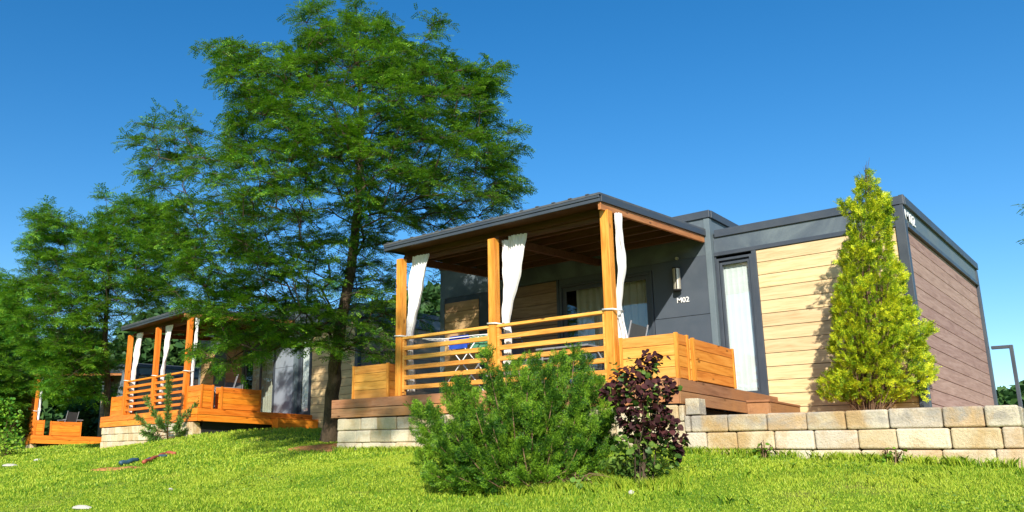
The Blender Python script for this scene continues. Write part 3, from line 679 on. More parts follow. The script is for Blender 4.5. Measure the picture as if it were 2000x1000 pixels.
def inpoly(x, y, P):
    P = np.asarray(P, float); c = np.zeros(len(x), bool); j = len(P)-1
    for i in range(len(P)):
        xi, yi, xj, yj = *P[i], *P[j]
        c ^= ((yi > y) != (yj > y)) & (x < (xj-xi)*(y-yi)/(yj-yi+1e-12)+xi); j = i
    return c
def polydist(x, y, P):
    P = np.asarray(P, float); d = np.full(len(x), 1e9)
    for i in range(len(P)):
        a, b = P[i-1], P[i]; ab = b-a; t = np.clip(((x-a[0])*ab[0]+(y-a[1])*ab[1])/(ab@ab+1e-9), 0, 1)
        d = np.minimum(d, np.hypot(x-a[0]-t*ab[0], y-a[1]-t*ab[1]))
    return d
def fill(P, n, t0, H, r, mind=0, squash=1, inset=0, hollow=0, ok=None):
    """points in the volume whose outline (seen from where the photo was taken) is P, centred at depth t0 with half depth H"""
    P = np.asarray(P, float); lo, hi = P.min(0), P.max(0); out = []; dm = None
    x = r.uniform(lo[0], hi[0], 60000); y = r.uniform(lo[1], hi[1], 60000); k = inpoly(x, y, P); x, y = x[k], y[k]; d = polydist(x, y, P); dm = d.max()
    k = d > inset; x, y, d = x[k], y[k], d[k]
    hh = H*np.sqrt(np.clip(1-(1-d/dm)**2, 0.02, 1)); q = r.uniform(-1, 1, len(x))
    if hollow: q = np.sign(q)*np.abs(q)**(1-hollow)
    t = t0+hh*q; pts = []
    for i in range(len(x)):
        p = at_t(x[i], y[i], t[i])
        if ok is not None and not ok(p): continue
        if mind and pts and np.min(np.linalg.norm((np.array(pts)-p)*[1, 1, squash], axis=1)) < mind: continue
        pts.append(p)
        if len(pts) >= n: break
    return np.array(pts)
def skeleton(trunk, targets, r, step=.3, up=.25):
    """trunk: (k,3) nodes; grow a branch from the nearest suitable node to each target. returns nodes, parent"""
    nodes = [np.array(p) for p in trunk]; par = [-1]+list(range(len(trunk)-1)); base = nodes[0]
    ax = np.array(trunk)
    rad = lambda p: np.min(np.linalg.norm(ax-p, axis=1))
    order = np.argsort([rad(p) for p in targets]); tip = []
    for i in order:
        p = targets[i]; A = np.array(nodes); d = np.linalg.norm(A-p, axis=1); hor = np.linalg.norm((A-p)[:, :2], axis=1)
        cost = d+1.6*np.maximum(0, A[:, 2]-(p[2]-up*hor))+.0
        cost[0] += 2; j = int(np.argmin(cost)); a = nodes[j]; D = np.linalg.norm(p-a); k = max(1, int(D/step)); prev = j
        wob = r.normal(size=3)*.05*D
        for s in range(1, k+1):
            u = s/k; q = a+(p-a)*u+wob*math.sin(u*3.14)+np.array([0, 0, .1*D*math.sin(u*3.14)])
            nodes.append(q+r.normal(size=3)*.015); par.append(prev); prev = len(nodes)-1
        tip.append((prev, i))
    return np.array(nodes), par, tip
def wood_mesh(nodes, par, ntrunk, tr0, tr1, r, tipr=.006, exp=2.4, maxr=.05, sides=5, tsides=14):
    n = len(nodes); w_ = np.zeros(n); ch = [0]*n
    for i in range(n-1, 0, -1):
        if w_[i] == 0: w_[i] = tipr**exp
        if par[i] >= 0: w_[par[i]] += w_[i]
    rad = np.maximum(w_, tipr**exp)**(1/exp); mb = MB()
    tr = np.interp(np.arange(ntrunk), [0, ntrunk-1], [tr0, tr1]); 
    flare = [1+.45*math.exp(-i*1.2) for i in range(ntrunk)]
    k = len(mb.v)
    for i in range(ntrunk):
        for j in range(tsides):
            a = 6.283*j/tsides; q = tr[i]*flare[i]*(1+.06*math.sin(3*a+i*.5)+(.1*math.sin(5*a) if i == 0 else 0))
            mb.v.append((nodes[i][0]+q*math.cos(a), nodes[i][1]+q*math.sin(a), nodes[i][2]))
    for i in range(ntrunk-1):
        for j in range(tsides): a = k+i*tsides+j; b_ = k+i*tsides+(j+1) % tsides; mb.f.append((a, b_, b_+tsides, a+tsides))
    V = []; Fc = []; off = len(mb.v); ang = np.arange(sides)*2*math.pi/sides
    for i in range(ntrunk, n):
        p, q = nodes[par[i]], nodes[i]; d = q-p; l = np.linalg.norm(d)
        if l < 1e-5: continue
        d = d/l; s = np.cross(d, [.3, .1, 1]); s /= np.linalg.norm(s)+1e-9; u = np.cross(d, s)
        r1 = min(rad[i], maxr); r0 = min(rad[par[i]] if par[i] >= ntrunk else rad[i]*1.3, maxr, r1*1.5)
        for (c, rr_) in ((p, r0), (q, r1)):
            for a in ang: mb.v.append(tuple(c+rr_*(s*math.cos(a)+u*math.sin(a))))
        for j in range(sides): mb.f.append((off+j, off+(j+1) % sides, off+sides+(j+1) % sides, off+sides+j))
        off += 2*sides
    return mb
def locust(name, label, cat, group, trunk, targets, seed, tr=(.12, .03), twigs=8, tl=(.3, .55), sp=.05, pairs=8, leaf=1.0, mat='locust', droop=.25, maxr=.05):
    r = np.random.default_rng(seed); base = np.array(trunk[0], float)
    root = empty(name, tuple(base), 0, label, cat, group)
    # finer trunk
    tk = []; T_ = np.array(trunk, float)
    for a, b_ in zip(T_[:-1], T_[1:]):
        m = max(1, int(np.linalg.norm(b_-a)/.25)); tk += [a+(b_-a)*i/m for i in range(m)]
    tk.append(T_[-1]); tk = np.array(tk)+np.r_[[[0, 0, 0]], r.normal(size=(len(tk)-1, 3))*.012]
    nodes, par, tips = skeleton(tk, targets, r)
    mb = wood_mesh(nodes-base, par, len(tk), tr[0], tr[1], r, maxr=maxr)
    org = []; dr_ = []; nm = []; sc = []
    axis_xy = base[:2]
    for ni, ti in tips:
        c = targets[ti]; out = np.array([c[0]-axis_xy[0], c[1]-axis_xy[1], 0]); out /= np.linalg.norm(out)+1e-6; 
        back = c-nodes[par[ni]]; back = back/(np.linalg.norm(back)+1e-6)
        for k in range(twigs):
            d = out*.55+back*.5+rnd_unit(1, r)[0]*[.95, .95, .28]; d[2] += .1; d /= np.linalg.norm(d); l = r.uniform(*tl); cur = c.copy(); m = int(l/sp); pd = d.copy(); seg = [cur.copy()]
            sgn = 1
            for j in range(m):
                pd = pd+np.array([0, 0, -droop*.12]); pd /= np.linalg.norm(pd); cur = cur+pd*sp; seg.append(cur.copy())
                side = np.cross(pd, [0, 0, 1]); side /= np.linalg.norm(side)+1e-6; sgn = -sgn
                ld = pd*r.uniform(.3, .9)+side*sgn*r.uniform(.5, 1)+np.array([0, 0, r.uniform(-.45, .3)])
                org.append(cur.copy()); dr_.append(ld); nm.append(np.array([0, 0, 1])+r.normal(size=3)*.35); sc.append(leaf*r.uniform(.75, 1.15))
            if len(seg) > 2: mb.tube([tuple(q-base) for q in (seg[0], seg[len(seg)//2], seg[-1])], [.005, .004, .002], 3, caps=False)
    mb.build('trunk', M['bark'], root, smooth=True)
    tp = [tpl_pinnate(pairs, r=r) for _ in range(6)]
    V, Fc = instance(tp, np.array(org)-base, np.array(dr_), np.array(nm), np.array(sc), r)
    link('crown', np_mesh('crown', V, Fc), M[mat], root)
    print(name, 'leaves', len(org), 'faces', len(Fc)); return root

# ------------------------------------------------------------------ the large tree
GRP = 'honey locust trees on the lawn'
tb = at_y(645, 868, 1.3); tb[2] = g1(tb[0], tb[1])-.03; tt = 16.35
trunk1 = [tb]+[at_t(x, y, tt) for x, y in ((649, 800), (652, 740), (663, 640), (680, 560), (694, 470), (700, 380), (706, 280), (704, 190), (698, 110), (688, 50))]
P1 = [(600,6),(622,0),(640,34),(668,30),(688,2),(706,30),(720,52),(748,40),(770,60),(815,74),(842,30),(858,42),(850,95),(880,118),(905,108),(918,140),(948,128),(968,116),(962,165),(972,190),(966,232),(1000,255),(1008,280),(995,310),(1012,350),(1008,380),(985,420),(935,440),(860,462),(800,468),(764,486),(764,520),(766,600),(764,650),(766,690),(720,712),(690,690),(660,720),(620,724),(580,712),(560,690),(520,706),(470,715),(430,734),(398,716),(376,698),(384,674),(425,668),(412,636),(392,612),(350,600),(312,596),(335,565),(352,530),(345,480),(322,430),(332,400),(300,385),(280,350),(290,310),(262,296),(270,262),(300,240),(330,232),(390,240),(430,258),(470,232),(440,205),(452,180),(425,168),(432,132),(402,106),(428,74),(470,76),(500,90),(520,84),(545,120),(560,84),(590,98),(582,60)]
r1 = np.random.default_rng(11)
def keep1(p):
    x, y, z = p
    if x > -4.4 and z < 3.5 and y > -.5: return False
    if x > -6.1 and y > 3.0 and z < 3.45: return False
    if x > -5.3 and y < .9 and z < 3.3: return False
    return True
def layered(p, c, r, gap=.62, cut=-.45):
    """foliage held in flat, slightly rising tiers with gaps between them"""
    z_ = p[2]-.28*math.hypot(p[0]-c[0], p[1]-c[1])
    return math.cos(6.283*z_/gap+1.7*math.sin(p[0]*1.1+1)+1.7*math.sin(p[1]*1.2)) > cut or r.uniform() < .06
def ok1(p):
    if not keep1(p): return False
    s_ = 4.9-p[1]; X, Z = p[0]-.6*s_, p[2]-.68*s_        # where this tuft throws its shadow: the end wall of the middle cabin stays sunlit
    if -13.4 < X < -9.7 and -.3 < Z < 1.5 and r1.uniform() < .5: return False
    return layered(p, tb, r1)
targets = fill(P1, 1050, tt, 2.6, r1, mind=.17, squash=1.6, inset=11, ok=ok1)
# outer sprigs that break the outline
edge = [at_t(x, y, tt+r1.uniform(-.8, .8)) for x, y in ((610,22),(600,45),(696,18),(690,60),(840,50),(832,80),(958,130),(945,160),(860,115),(420,92),(445,120),(455,150),(560,100),(545,140),(470,245),(275,285),(290,270),(300,330),(345,410),(355,470),(985,262),(995,290),(985,330),(995,370),(960,410),(940,220),(300,250),(510,105),(380,260))]
back = [at_t(x, y, 19.2) for x, y in ((800,560),(830,590),(845,550),(820,625),(850,610),(800,600))]
targets = np.r_[targets, edge, back]
locust('honey_locust', 'large feathery green tree between the nearest and the middle cabin, tallest in the photo', 'tree', GRP, trunk1, targets, 3, tr=(.15, .03), twigs=6, tl=(.25, .5), sp=.055, pairs=6, leaf=.95, droop=.5)
# second tree between the middle and the far cabin
t2 = 27.0; tb2 = at_t(214, 815, t2); tb2[2] = g1(tb2[0], tb2[1])-.05
trunk2 = [tb2]+[at_t(x, y, t2) for x, y in ((210, 750), (205, 680), (208, 600), (215, 520), (222, 450), (225, 400))]
P2 = [(45,430),(75,412),(95,398),(125,420),(150,440),(165,425),(190,440),(205,418),(192,385),(215,372),(232,392),(265,382),(300,390),(330,405),(350,450),(372,500),(372,560),(350,600),(300,606),(255,640),(240,700),(238,760),(200,800),(150,806),(110,790),(75,755),(55,700),(20,640),(10,560),(8,540),(50,535),(70,505),(42,490),(60,470)]
r2 = np.random.default_rng(12)
tg2 = fill(P2, 760, t2, 2.4, r2, mind=.2, squash=1.6, inset=8, ok=lambda p: layered(p, tb2, r2, .75))
tg2 = np.array([p for p in tg2 if not (-6.2 < loc2(T2, p[0], p[1])[0] < 3.2 and -.5 < loc2(T2, p[0], p[1])[1] < 10 and p[2] < 3.5)])
locust('honey_locust', 'smaller spreading green tree between the middle and the farthest cabin', 'tree', GRP, trunk2, tg2, 5, tr=(.13, .03), twigs=6, tl=(.35, .6), sp=.075, pairs=5, leaf=1.3, mat='locust_far')
t3 = 36.0; tb3 = at_t(-10, 860, t3); tb3[2] = g1(tb3[0], tb3[1])-.05
P3 = [(-120,540),(-40,520),(10,548),(40,600),(62,660),(70,730),(60,790),(40,850),(0,870),(-60,850),(-120,800)]
tg3 = fill(P3, 480, t3, 2.4, np.random.default_rng(13), mind=.27, squash=1.4, inset=6)
locust('honey_locust', 'green tree cut by the left edge, in front of the farthest trees', 'tree', GRP, [tb3]+[at_t(-12, y, t3) for y in (780, 700, 620, 560)], tg3, 6, tr=(.13, .03), twigs=7, tl=(.4, .7), sp=.08, pairs=5, leaf=1.7, mat='locust_far')
# tree at the right edge: two sprigs reach into the frame
rb = np.array([8.6, -2.0, 0]); rb[2] = g1(8.6, -2.0)
rg = [at_t(2044, 402, 7.2), at_t(2046, 455, 7.2)]
cc = np.array([8.2, -1.6, 2.4]); rq = np.random.default_rng(14)
for _ in range(60):
    q = cc+rnd_unit(1, rq)[0]*[1.5, 1.5, 1.2]*rq.uniform(.3, 1)**.5
    px = PPX+FPX*((q-CP)@CR)/((q-CP)@CF)
    if px > 2140: rg.append(q)
locust('honey_locust', 'tree beyond the right edge with two sprigs reaching into the frame', 'tree', GRP, [rb, rb+[0, 0, 1.5], rb+[-.1, 0, 3], rb+[-.2, 0, 4.5]], np.array(rg), 8, tr=(.08, .02), twigs=4, tl=(.12, .2), sp=.05, leaf=.6)
# tree beside the photographer whose dappled shade falls on the deck end and the large trunk
sb = np.array([6.6, -20.2, -4.2]); sc_ = np.array([6.3, -19.6, 13.3]); rq = np.random.default_rng(15)
sg = np.array([sc_+rnd_unit(1, rq)[0]*[2.5, 1.3, 1.3]*rq.uniform(.1, 1)**.4 for _ in range(72)])
locust('honey_locust', 'tall tree standing behind the photographer, outside the frame', 'tree', GRP, [sb, sb+[0, 0, 4], sb+[-.1, .3, 8], sb+[-.2, .4, 11.5]], sg, 9, tr=(.22, .12), twigs=5, tl=(.25, .5), sp=.07, pairs=6, leaf=1.2, maxr=.03)

# ------------------------------------------------------------------ conifers and shrubs
def shoots(name, label, cat, base, pts, outfn, tpl, mat, seed, scale=(.8, 1.2), stems=None, stemmat='twig', group=None, sr=.006, partname='foliage', extra=None):
    r = np.random.default_rng(seed); base = np.array(base, float); root = empty(name, tuple(base), 0, label, cat, group)
    d = np.array([outfn(p, r) for p in pts]); nm = np.cross(d, rnd_unit(len(pts), r)); nm /= np.linalg.norm(nm, axis=1, keepdims=True)
    V, Fc = instance(tpl, pts-base, d, nm, r.uniform(*scale, len(pts)), r)
    link(partname, np_mesh(partname, V, Fc), M[mat], root)
    mb = MB(); sel = pts[r.permutation(len(pts))[:stems or 40]]
    for p in sel:
        b0 = base+np.array([*(r.normal(size=2)*.05), 0]); mid = (b0+p)/2+np.array([0, 0, .08])+r.normal(size=3)*.03
        mb.tube([tuple(q-base) for q in (b0, mid, p)], [sr*2, sr*1.3, sr*.5], 4, caps=False)
    mb.build('stems', M[stemmat], root, smooth=True); print(name, len(Fc)); return root
# yew bush
yb_ = at_ground(1010, 958); ty = float((yb_-CP)@CF)+.45
PY_ = [(830,955),(812,900),(835,868),(822,842),(865,835),(845,812),(806,800),(870,795),(862,765),(905,780),(895,752),(935,768),(948,735),(940,690),(958,700),(965,745),(990,728),(1012,712),(1030,735),(1045,705),(1062,728),(1090,700),(1105,725),(1122,688),(1140,705),(1150,745),(1185,765),(1198,800),(1188,850),(1195,880),(1170,925),(1150,950),(1080,962),(980,965),(900,968)]
ry = np.random.default_rng(21)
YB = np.array([yb_[0], yb_[1]+.35, g1(yb_[0], yb_[1]+.35)])
tips_ = [(948,690,0),(1012,710,0),(1045,702,.2),(1090,698,-.1),(1122,686,0),(1145,706,.2),(905,752,0),(868,764,0),(893,746,.3),(835,800,0),(808,802,0),(818,845,-.2),(815,898,-.2),(1165,745,0),(1190,766,.1),(1197,808,0),(985,726,.1),(1062,724,-.2),(1192,858,-.2),(1032,733,-.3),(925,775,-.2),(965,745,.3),(1105,722,.3),(1140,740,-.3),(850,812,.3),
 (880,830,-.4),(930,806,-.4),(962,832,-.5),(1000,786,-.35),(1040,800,-.5),(1080,778,-.4),(1130,790,-.4),(1165,830,-.4),(860,872,-.45),(905,878,-.6),(960,888,-.65),(1020,868,-.65),(1080,858,-.6),(1130,872,-.55),(1172,900,-.4),(842,925,-.4),(890,930,-.6),(950,936,-.7),(1010,930,-.75),(1070,928,-.7),(1130,932,-.55),
 (900,800,.45),(960,770,.5),(1020,760,.5),(1080,750,.5),(1140,770,.45),(1180,820,.4),(850,850,.35)]
yp, ydir, ylead = [], [], []
for x_, y_, dz in tips_:
    tip_ = at_t(x_, y_, ty+.1+dz); b0 = YB+np.array([ry.normal()*.12+(tip_[0]-YB[0])*.25, ry.normal()*.08+(tip_[1]-YB[1])*.25, 0]); b0[2] = g1(b0[0], b0[1])
    L_ = np.linalg.norm(tip_-b0); md = (b0+tip_)/2+np.array([(tip_[0]-b0[0])*.18, (tip_[1]-b0[1])*.18, -.04]); ylead.append((b0, md, tip_))
    for q in range(int(95*max(.5, L_))):
        u = ry.uniform(.22, 1)**.8; c = (1-u)**2*b0+2*u*(1-u)*md+u*u*tip_; tg_ = 2*(1-u)*(md-b0)+2*u*(tip_-md); tg_ /= np.linalg.norm(tg_)
        lat = rnd_unit(1, ry)[0]; lat -= tg_*lat.dot(tg_); lat /= np.linalg.norm(lat); rad_ = .155*(1.04-u)**.75*ry.uniform(.15, 1)
        yp.append(c+lat*rad_); ydir.append(tg_*.9+lat*.75+np.array([0, 0, .25]))
yp = np.array(yp); ydir = np.array(ydir); k_ = yp[:, 2] > gz(yp[:, 0], yp[:, 1])+.02; yp, ydir = yp[k_], ydir[k_]
_it = iter(ydir)
def out_y(p, r): return next(_it)+r.normal(size=3)*.12
ybush = shoots('yew_bush', 'wide feathery dark green conifer bush in front of the nearest porch', 'bush', tuple(YB), yp, out_y, [tpl_conifer(.14, 8, .055, 6, .021, .0085, .35, ry) for _ in range(5)], 'yew', 22, (.6, 1.15), stems=3)
mb = MB()
for b0, md, tp__ in ylead: mb.tube([tuple(q-YB) for q in (b0, (b0+md)/2*1.0, md, tp__)], [.014, .011, .008, .003], 5)
mb.build('branches', M['twig'], ybush, smooth=True)
# long tips that stand above the bush
# columnar thuja
cx_, cy_ = 2.38, 2.78; rt_ = np.random.default_rng(31)
PT_ = [(1600,792),(1592,768),(1598,740),(1625,720),(1618,690),(1624,640),(1620,600),(1630,560),(1640,530),(1634,495),(1648,470),(1644,430),(1632,405),(1630,388),(1652,395),(1664,372),(1660,350),(1678,338),(1688,316),(1700,338),(1716,350),(1718,372),(1736,382),(1746,410),(1748,450),(1744,500),(1760,515),(1775,540),(1772,575),(1790,600),(1798,625),(1832,632),(1826,655),(1808,672),(1825,700),(1838,735),(1820,755),(1806,780),(1760,796),(1680,800)]
tth = float((np.array([cx_, cy_, 0])-CP)@CF)
tp_ = fill(PT_, 7000, tth, .5, rt_, inset=9, hollow=.6)
_h = np.sin(tp_[:, 0]*9+np.sin(tp_[:, 2]*7)*1.6)*np.sin(tp_[:, 2]*8+np.sin(tp_[:, 1]*9)*2)*np.cos(tp_[:, 1]*8); tp_ = tp_[(_h > -.05) | (rt_.uniform(size=len(tp_)) < .15)]
def out_t(p, r):
    c = at_t(1705, 600, tth); v = np.array([p[0]-cx_, p[1]-cy_, 0]); v = v/(np.linalg.norm(v)+.15); return v*.8+np.array([0, 0, .62])+r.normal(size=3)*.35
tpt = [tpl_conifer(.11, 9, .055, 5, .016, .011, .12, rt_, 40) for _ in range(5)]
th = shoots('thuja', 'narrow bright yellow-green conifer standing before the pale wood wall of the nearest cabin', 'tree', (cx_, cy_, -.57), tp_, out_t, tpt, 'thuja', 32, (.65, 1.15), stems=110, sr=.005)
tb_ = np.array([cx_, cy_, -.57]); ttop = at_t(1690, 322, tth)-tb_; b = MB(); b.tube([(0, 0, 0), tuple(at_t(1700, 650, tth)-tb_), tuple(at_t(1694, 480, tth)-tb_), tuple(ttop)], [.05, .035, .02, .003], 8); b.build('trunk', M['bark'], th, smooth=True)
b = MB()
for k in range(16):
    a = rt_.uniform(0, 6.28); l = rt_.uniform(.15, .3); z_ = ttop[2]-rt_.uniform(0, .3); b.tube([(ttop[0], ttop[1], z_-.15), (ttop[0]+l*.35*math.cos(a), ttop[1]+l*.35*math.sin(a), z_+l*.35)], [.004, .0015], 3, caps=False)
b.build('bare_twigs', M['twig'], th)
# broad leaf template
def tpl_heart(s=.07, r=None, fold=.25):
    o = [(0, 0), (.12, .34), (.42, .52), (.8, .36), (1.08, 0), (.8, -.36), (.42, -.52), (.12, -.34)]
    V = [(x*s, y*s, abs(y)*s*fold*r.uniform(.4, 1.4)-x*x*s*.25) for x, y in o]; V.append((.5*s, 0, -.02*s))
    return np.array(V), np.array([(0, 1, 2, 8), (8, 2, 3, 4), (8, 4, 5, 6), (0, 8, 6, 7)])
def leafy(name, label, cat, base, parts, seed, stems, stemmat='twig', group=None):
    r = np.random.default_rng(seed); base = np.array(base, float); root = empty(name, tuple(base), 0, label, cat, group); allp = []
    for (pn, pts, mat, size, lab) in parts:
        n = len(pts); d = rnd_unit(n, r)*[1, 1, .5]+(pts-base)*[.5, .5, 0]; d[:, 2] -= .25; nm = np.array([.25, -.35, 1])+r.normal(size=(n, 3))*.45
        V, Fc = instance([tpl_heart(1, r) for _ in range(5)], pts-base, d, nm, size*r.uniform(.6, 1.2, n), r)
        tag(link(pn, np_mesh(pn, V, Fc), M[mat], root, smooth=False), lab); allp.append(pts)
    allp = np.concatenate(allp); mb = MB()
    for p in allp[r.permutation(len(allp))[:stems]]:
        b0 = base+np.array([*(r.normal(size=2)*.04), -.02]); m1 = b0+(p-b0)*.4+[0, 0, .1]+r.normal(size=3)*.03; m2 = b0+(p-b0)*.75+r.normal(size=3)*.04
        mb.tube([tuple(q-base) for q in (b0, m1, m2, p)], [.009, .006, .004, .002], 5, caps=False)
    mb.build('stems', M[stemmat], root, smooth=True); return root
pb = at_ground(1245, 950); tp0 = float((pb-CP)@CF)+.25; rp = np.random.default_rng(41)
PP1 = [(1185,745),(1215,720),(1240,708),(1262,688),(1290,690),(1285,715),(1262,735),(1290,740),(1318,735),(1325,755),(1300,790),(1320,820),(1338,860),(1325,900),(1300,860),(1250,870),(1210,830),(1200,790),(1170,770)]
PP2 = [(1205,850),(1240,830),(1290,850),(1330,880),(1320,910),(1290,935),(1230,945),(1190,930),(1175,900),(1200,890)]
pA = fill(PP1, 820, tp0, .36, rp); pB = fill(PP2, 460, tp0, .36, rp); pM = fill(PP1[4:], 240, tp0, .3, rp); pC = np.array([at_t(x+rp.normal()*9, y+rp.normal()*7, tp0+rp.uniform(-.15, .15)) for x, y in ((1275,697),(1285,700),(1268,705),(1215,735),(1250,735),(1310,750),(1185,755)) for _ in range(5)])
pO = fill([(1190,700),(1230,700),(1240,760),(1200,770)], 26, tp0, .2, rp)
leafy('purple_leaf_shrub', 'dark purple-leaved shrub with greener leaves low down, right of the feathery bush', 'shrub', (pb[0], pb[1]+.1, g1(pb[0], pb[1]+.1)),
      [('purple_leaves', np.r_[pA, pC], 'purple', .062, 'dark purple leaves'), ('green_leaves', np.r_[pB, pO, pM], 'broad_dark', .062, 'green leaves low on the shrub')], 42, 24, stemmat='bark')
wd = at_ground(1120, 952); rw = np.random.default_rng(43)
wp = np.array([[x, y, g1(x, y)+rw.uniform(.02, .12)] for x, y in zip(wd[0]+rw.normal(size=70)*.22, wd[1]+rw.normal(size=70)*.12)])
leafy('weed_clump', 'low clump of light green broad-leaved weeds at the foot of the bushes', 'weeds', (wd[0], wd[1], g1(wd[0], wd[1])), [('leaves', wp, 'broad', .06, None)], 44, 14)
rr_ = np.random.default_rng(46)
for px_, py_, lab in ((1740, 888, 'small leafy weed against the middle of the stone wall'), (1493, 888, 'small thistle-like weed growing at the foot of the stone wall')):
    w_ = at_y(px_, py_, -.14); wz = g1(w_[0], w_[1]); wp = np.array([[w_[0]+rr_.normal()*.07, w_[1]-abs(rr_.normal())*.03, wz+rr_.uniform(.02, .16)] for _ in range(20)])
    leafy('wall_weed', lab, 'weed', (w_[0], w_[1], wz), [('leaves', wp, 'shrub', .045, None)], 47+px_, 7)
# pine sapling
tsp = 20.6; sp_ = at_t(327, 860, tsp); rs = np.random.default_rng(51)
root = empty('pine_sapling', (sp_[0], sp_[1], min(sp_[2], g1(sp_[0], sp_[1]))), 0, 'young pine sapling with upturned arms on the lawn before the middle cabin', 'tree'); b0 = np.array(root.location)
arms = [[(327,858),(328,800),(330,735)], [(328,838),(305,812),(284,776)], [(327,846),(292,836),(268,815)], [(328,828),(360,812),(396,780)], [(328,848),(368,842),(400,812)], [(327,850),(300,852),(280,845)], [(328,842),(345,838),(352,822)], [(327,853),(350,855),(375,842)], [(327,846),(318,835),(310,822)], [(327,852),(310,862),(292,858)], [(327,852),(345,862),(365,858)]]
mb = MB(); on = []; od = []
for k, a in enumerate(arms):
    dt = 0 if k == 0 else rs.uniform(-.5, .5); pts = [at_t(*a[0], tsp), at_t(*a[1], tsp+dt*.5), at_t(*a[2], tsp+dt)]; mb.tube([tuple(p-b0) for p in pts], [.022 if k == 0 else .012, .014, .006], 6)
    for j in range(460 if k == 0 else 190):
        u = rs.uniform(.25 if k else .2, 1); p = pts[0]+(pts[1]-pts[0])*u*2 if u < .5 else pts[1]+(pts[2]-pts[1])*(u*2-1); d = (pts[1]-pts[0] if u < .5 else pts[2]-pts[1]); d = d/np.linalg.norm(d)
        on.append(p-b0); od.append(d*.8+rnd_unit(1, rs)[0])
mb.build('trunk', M['twig'], root, smooth=True); on = np.array(on); od = np.array(od)
V, Fc = instance([(np.array([(0, -.005, 0), (.05, -.007, .0), (.1, 0, .004), (.05, .007, 0), (0, .005, 0), (.05, .0, .02), (.09, .02, .03), (.04, .01, .01)]), np.array([(0, 1, 2, 3), (4, 5, 6, 7)]))], on, od, rnd_unit(len(on), rs), rs.uniform(1.1, 1.6, len(on)), rs)
link('needles', np_mesh('needles', V, Fc), M['pine'], root)
# leafy bushes along the left edge
def roundbush(label, px, py, P, t, H, n, size, seed, mat='shrub', cat='bush'):
    r = np.random.default_rng(seed); c = at_t(px, py, t); c[2] = g1(c[0], c[1]); pts = fill(P, n, t, H, r, hollow=.4)
    return leafy('leafy_bush', label, cat, c, [('leaves', pts, mat, size, None)], seed, 40, group='leafy bushes at the left edge')
roundbush('yellow-green leafy bush at the left edge, beside the far stone base', 15, 905, [(-60,850),(-20,838),(20,842),(45,862),(50,885),(40,905),(10,918),(-60,925)], 27.5, .8, 900, .1, 61)
roundbush('green bush behind the yellow-green one at the left edge', 0, 880, [(-80,800),(-30,770),(20,775),(45,810),(50,860),(30,900),(-80,905)], 33, 1.2, 900, .13, 62, 'locust_far')
def far_tree(label, P, t, H, n, size, seed):
    r = np.random.default_rng(seed); P = np.array(P, float); c = at_t(P[:, 0].mean(), P[:, 1].max(), t); c[2] = g1(c[0], c[1])-.5
    pts = fill(P, n, t, H, r, hollow=.3)
    root = empty('distant_tree', tuple(c), 0, label, 'tree', 'distant trees'); d = rnd_unit(len(pts), r); 
    V, Fc = instance([tpl_heart(1, r) for _ in range(4)], pts-c, d, rnd_unit(len(pts), r)+[0, 0, 1.], size*r.uniform(.6, 1.3, len(pts)), r); link('crown', np_mesh('crown', V, Fc), M['distant'], root)
    top = at_t(P[:, 0].mean(), P[:, 1].mean(), t); b = MB(); b.tube([(0, 0, 0), tuple(np.array(top)-c)], [.25, .12], 8); b.build('trunk', M['bark'], root, smooth=True)
far_tree('dark distant tree low behind the stone wall, left of the handrail post', [(1930,800),(1945,772),(1962,766),(1985,770),(1992,800),(1990,850),(1930,850)], 70, 2, 1500, .7, 71)
far_tree('dark distant tree low behind the stone wall at the right edge', [(1978,800),(1984,764),(2000,754),(2030,750),(2060,770),(2065,850),(1980,850)], 62, 2.4, 2200, .7, 72)
for i, P in enumerate(([(140,790),(190,780),(245,800),(250,870),(140,875)], [(-80,760),(0,770),(60,800),(120,830),(220,838),(225,880),(-80,905)], [(60,700),(110,650),(180,650),(230,700),(235,800),(60,815)], [(-80,640),(-20,600),(40,620),(75,680),(80,800),(-80,850)], [(230,640),(300,610),(420,600),(480,640),(480,760),(230,790)], [(690,610),(760,590),(860,560),(905,600),(905,700),(690,700)])):
    far_tree(['low dark shrubbery between the farthest and the middle deck', 'low dark trees behind the farthest deck', 'dark tree beyond the farthest cabin', 'dark tree beyond the left edge bush', 'dark tree seen through the orange middle porch', 'dark tree behind the middle cabin, seen through the nearest porch'][i], P, [43, 46, 50, 52, 44, 42][i], 2.0, 4200, [.4, .6, .5, .5, .42, .42][i], 80+i)

# ------------------------------------------------------------------ lawn
def allowed(x, y):
    ok = ~((x > -5.6) & (x < 4.65) & (y > -.06)) & ~((x >= 4.3) & (y > 12))
    for T in (T2, T3):
        lx, ly = loc2(T, x, y); ok &= ~((lx > -5.6) & (lx < 1.0) & (ly > -.06)) & ~((lx > .9) & (lx < 3.1) & (ly > 2.0))
    return ok
def dens(x, y):   # clumpy cover
    return .55+.45*np.sin(x*2.3+np.sin(y*1.9)*1.5)*np.sin(y*2.9+np.sin(x*1.3)*2)+.25*np.sin(x*7.1+y*3.3)
def scatter(n, t0, t1, r, margin=250):
    """random lawn positions between two distances from the viewpoint, over a wide fan"""
    fx, fy = CF[0], CF[1]; l = math.hypot(fx, fy); f2 = np.array([fx, fy])/l; s2 = np.array([f2[1], -f2[0]])
    t = np.sqrt(r.uniform(t0*t0, t1*t1, n)); a = r.uniform(-.78, .98, n); x = CP[0]+f2[0]*t+s2[0]*a*t; y = CP[1]+f2[1]*t+s2[1]*a*t
    k = allowed(x, y) & (r.uniform(0, 1, n) < np.clip(dens(x, y), .5, 1)) & (y < 12)
    bare = np.zeros(len(x), bool)
    for cx, cy, rx in bares: bare |= ((x-cx)**2+(y-cy)**2 < rx*rx) & (r.uniform(0, 1, len(x)) < .55)
    k &= ~bare; return x[k], y[k]
bares = []
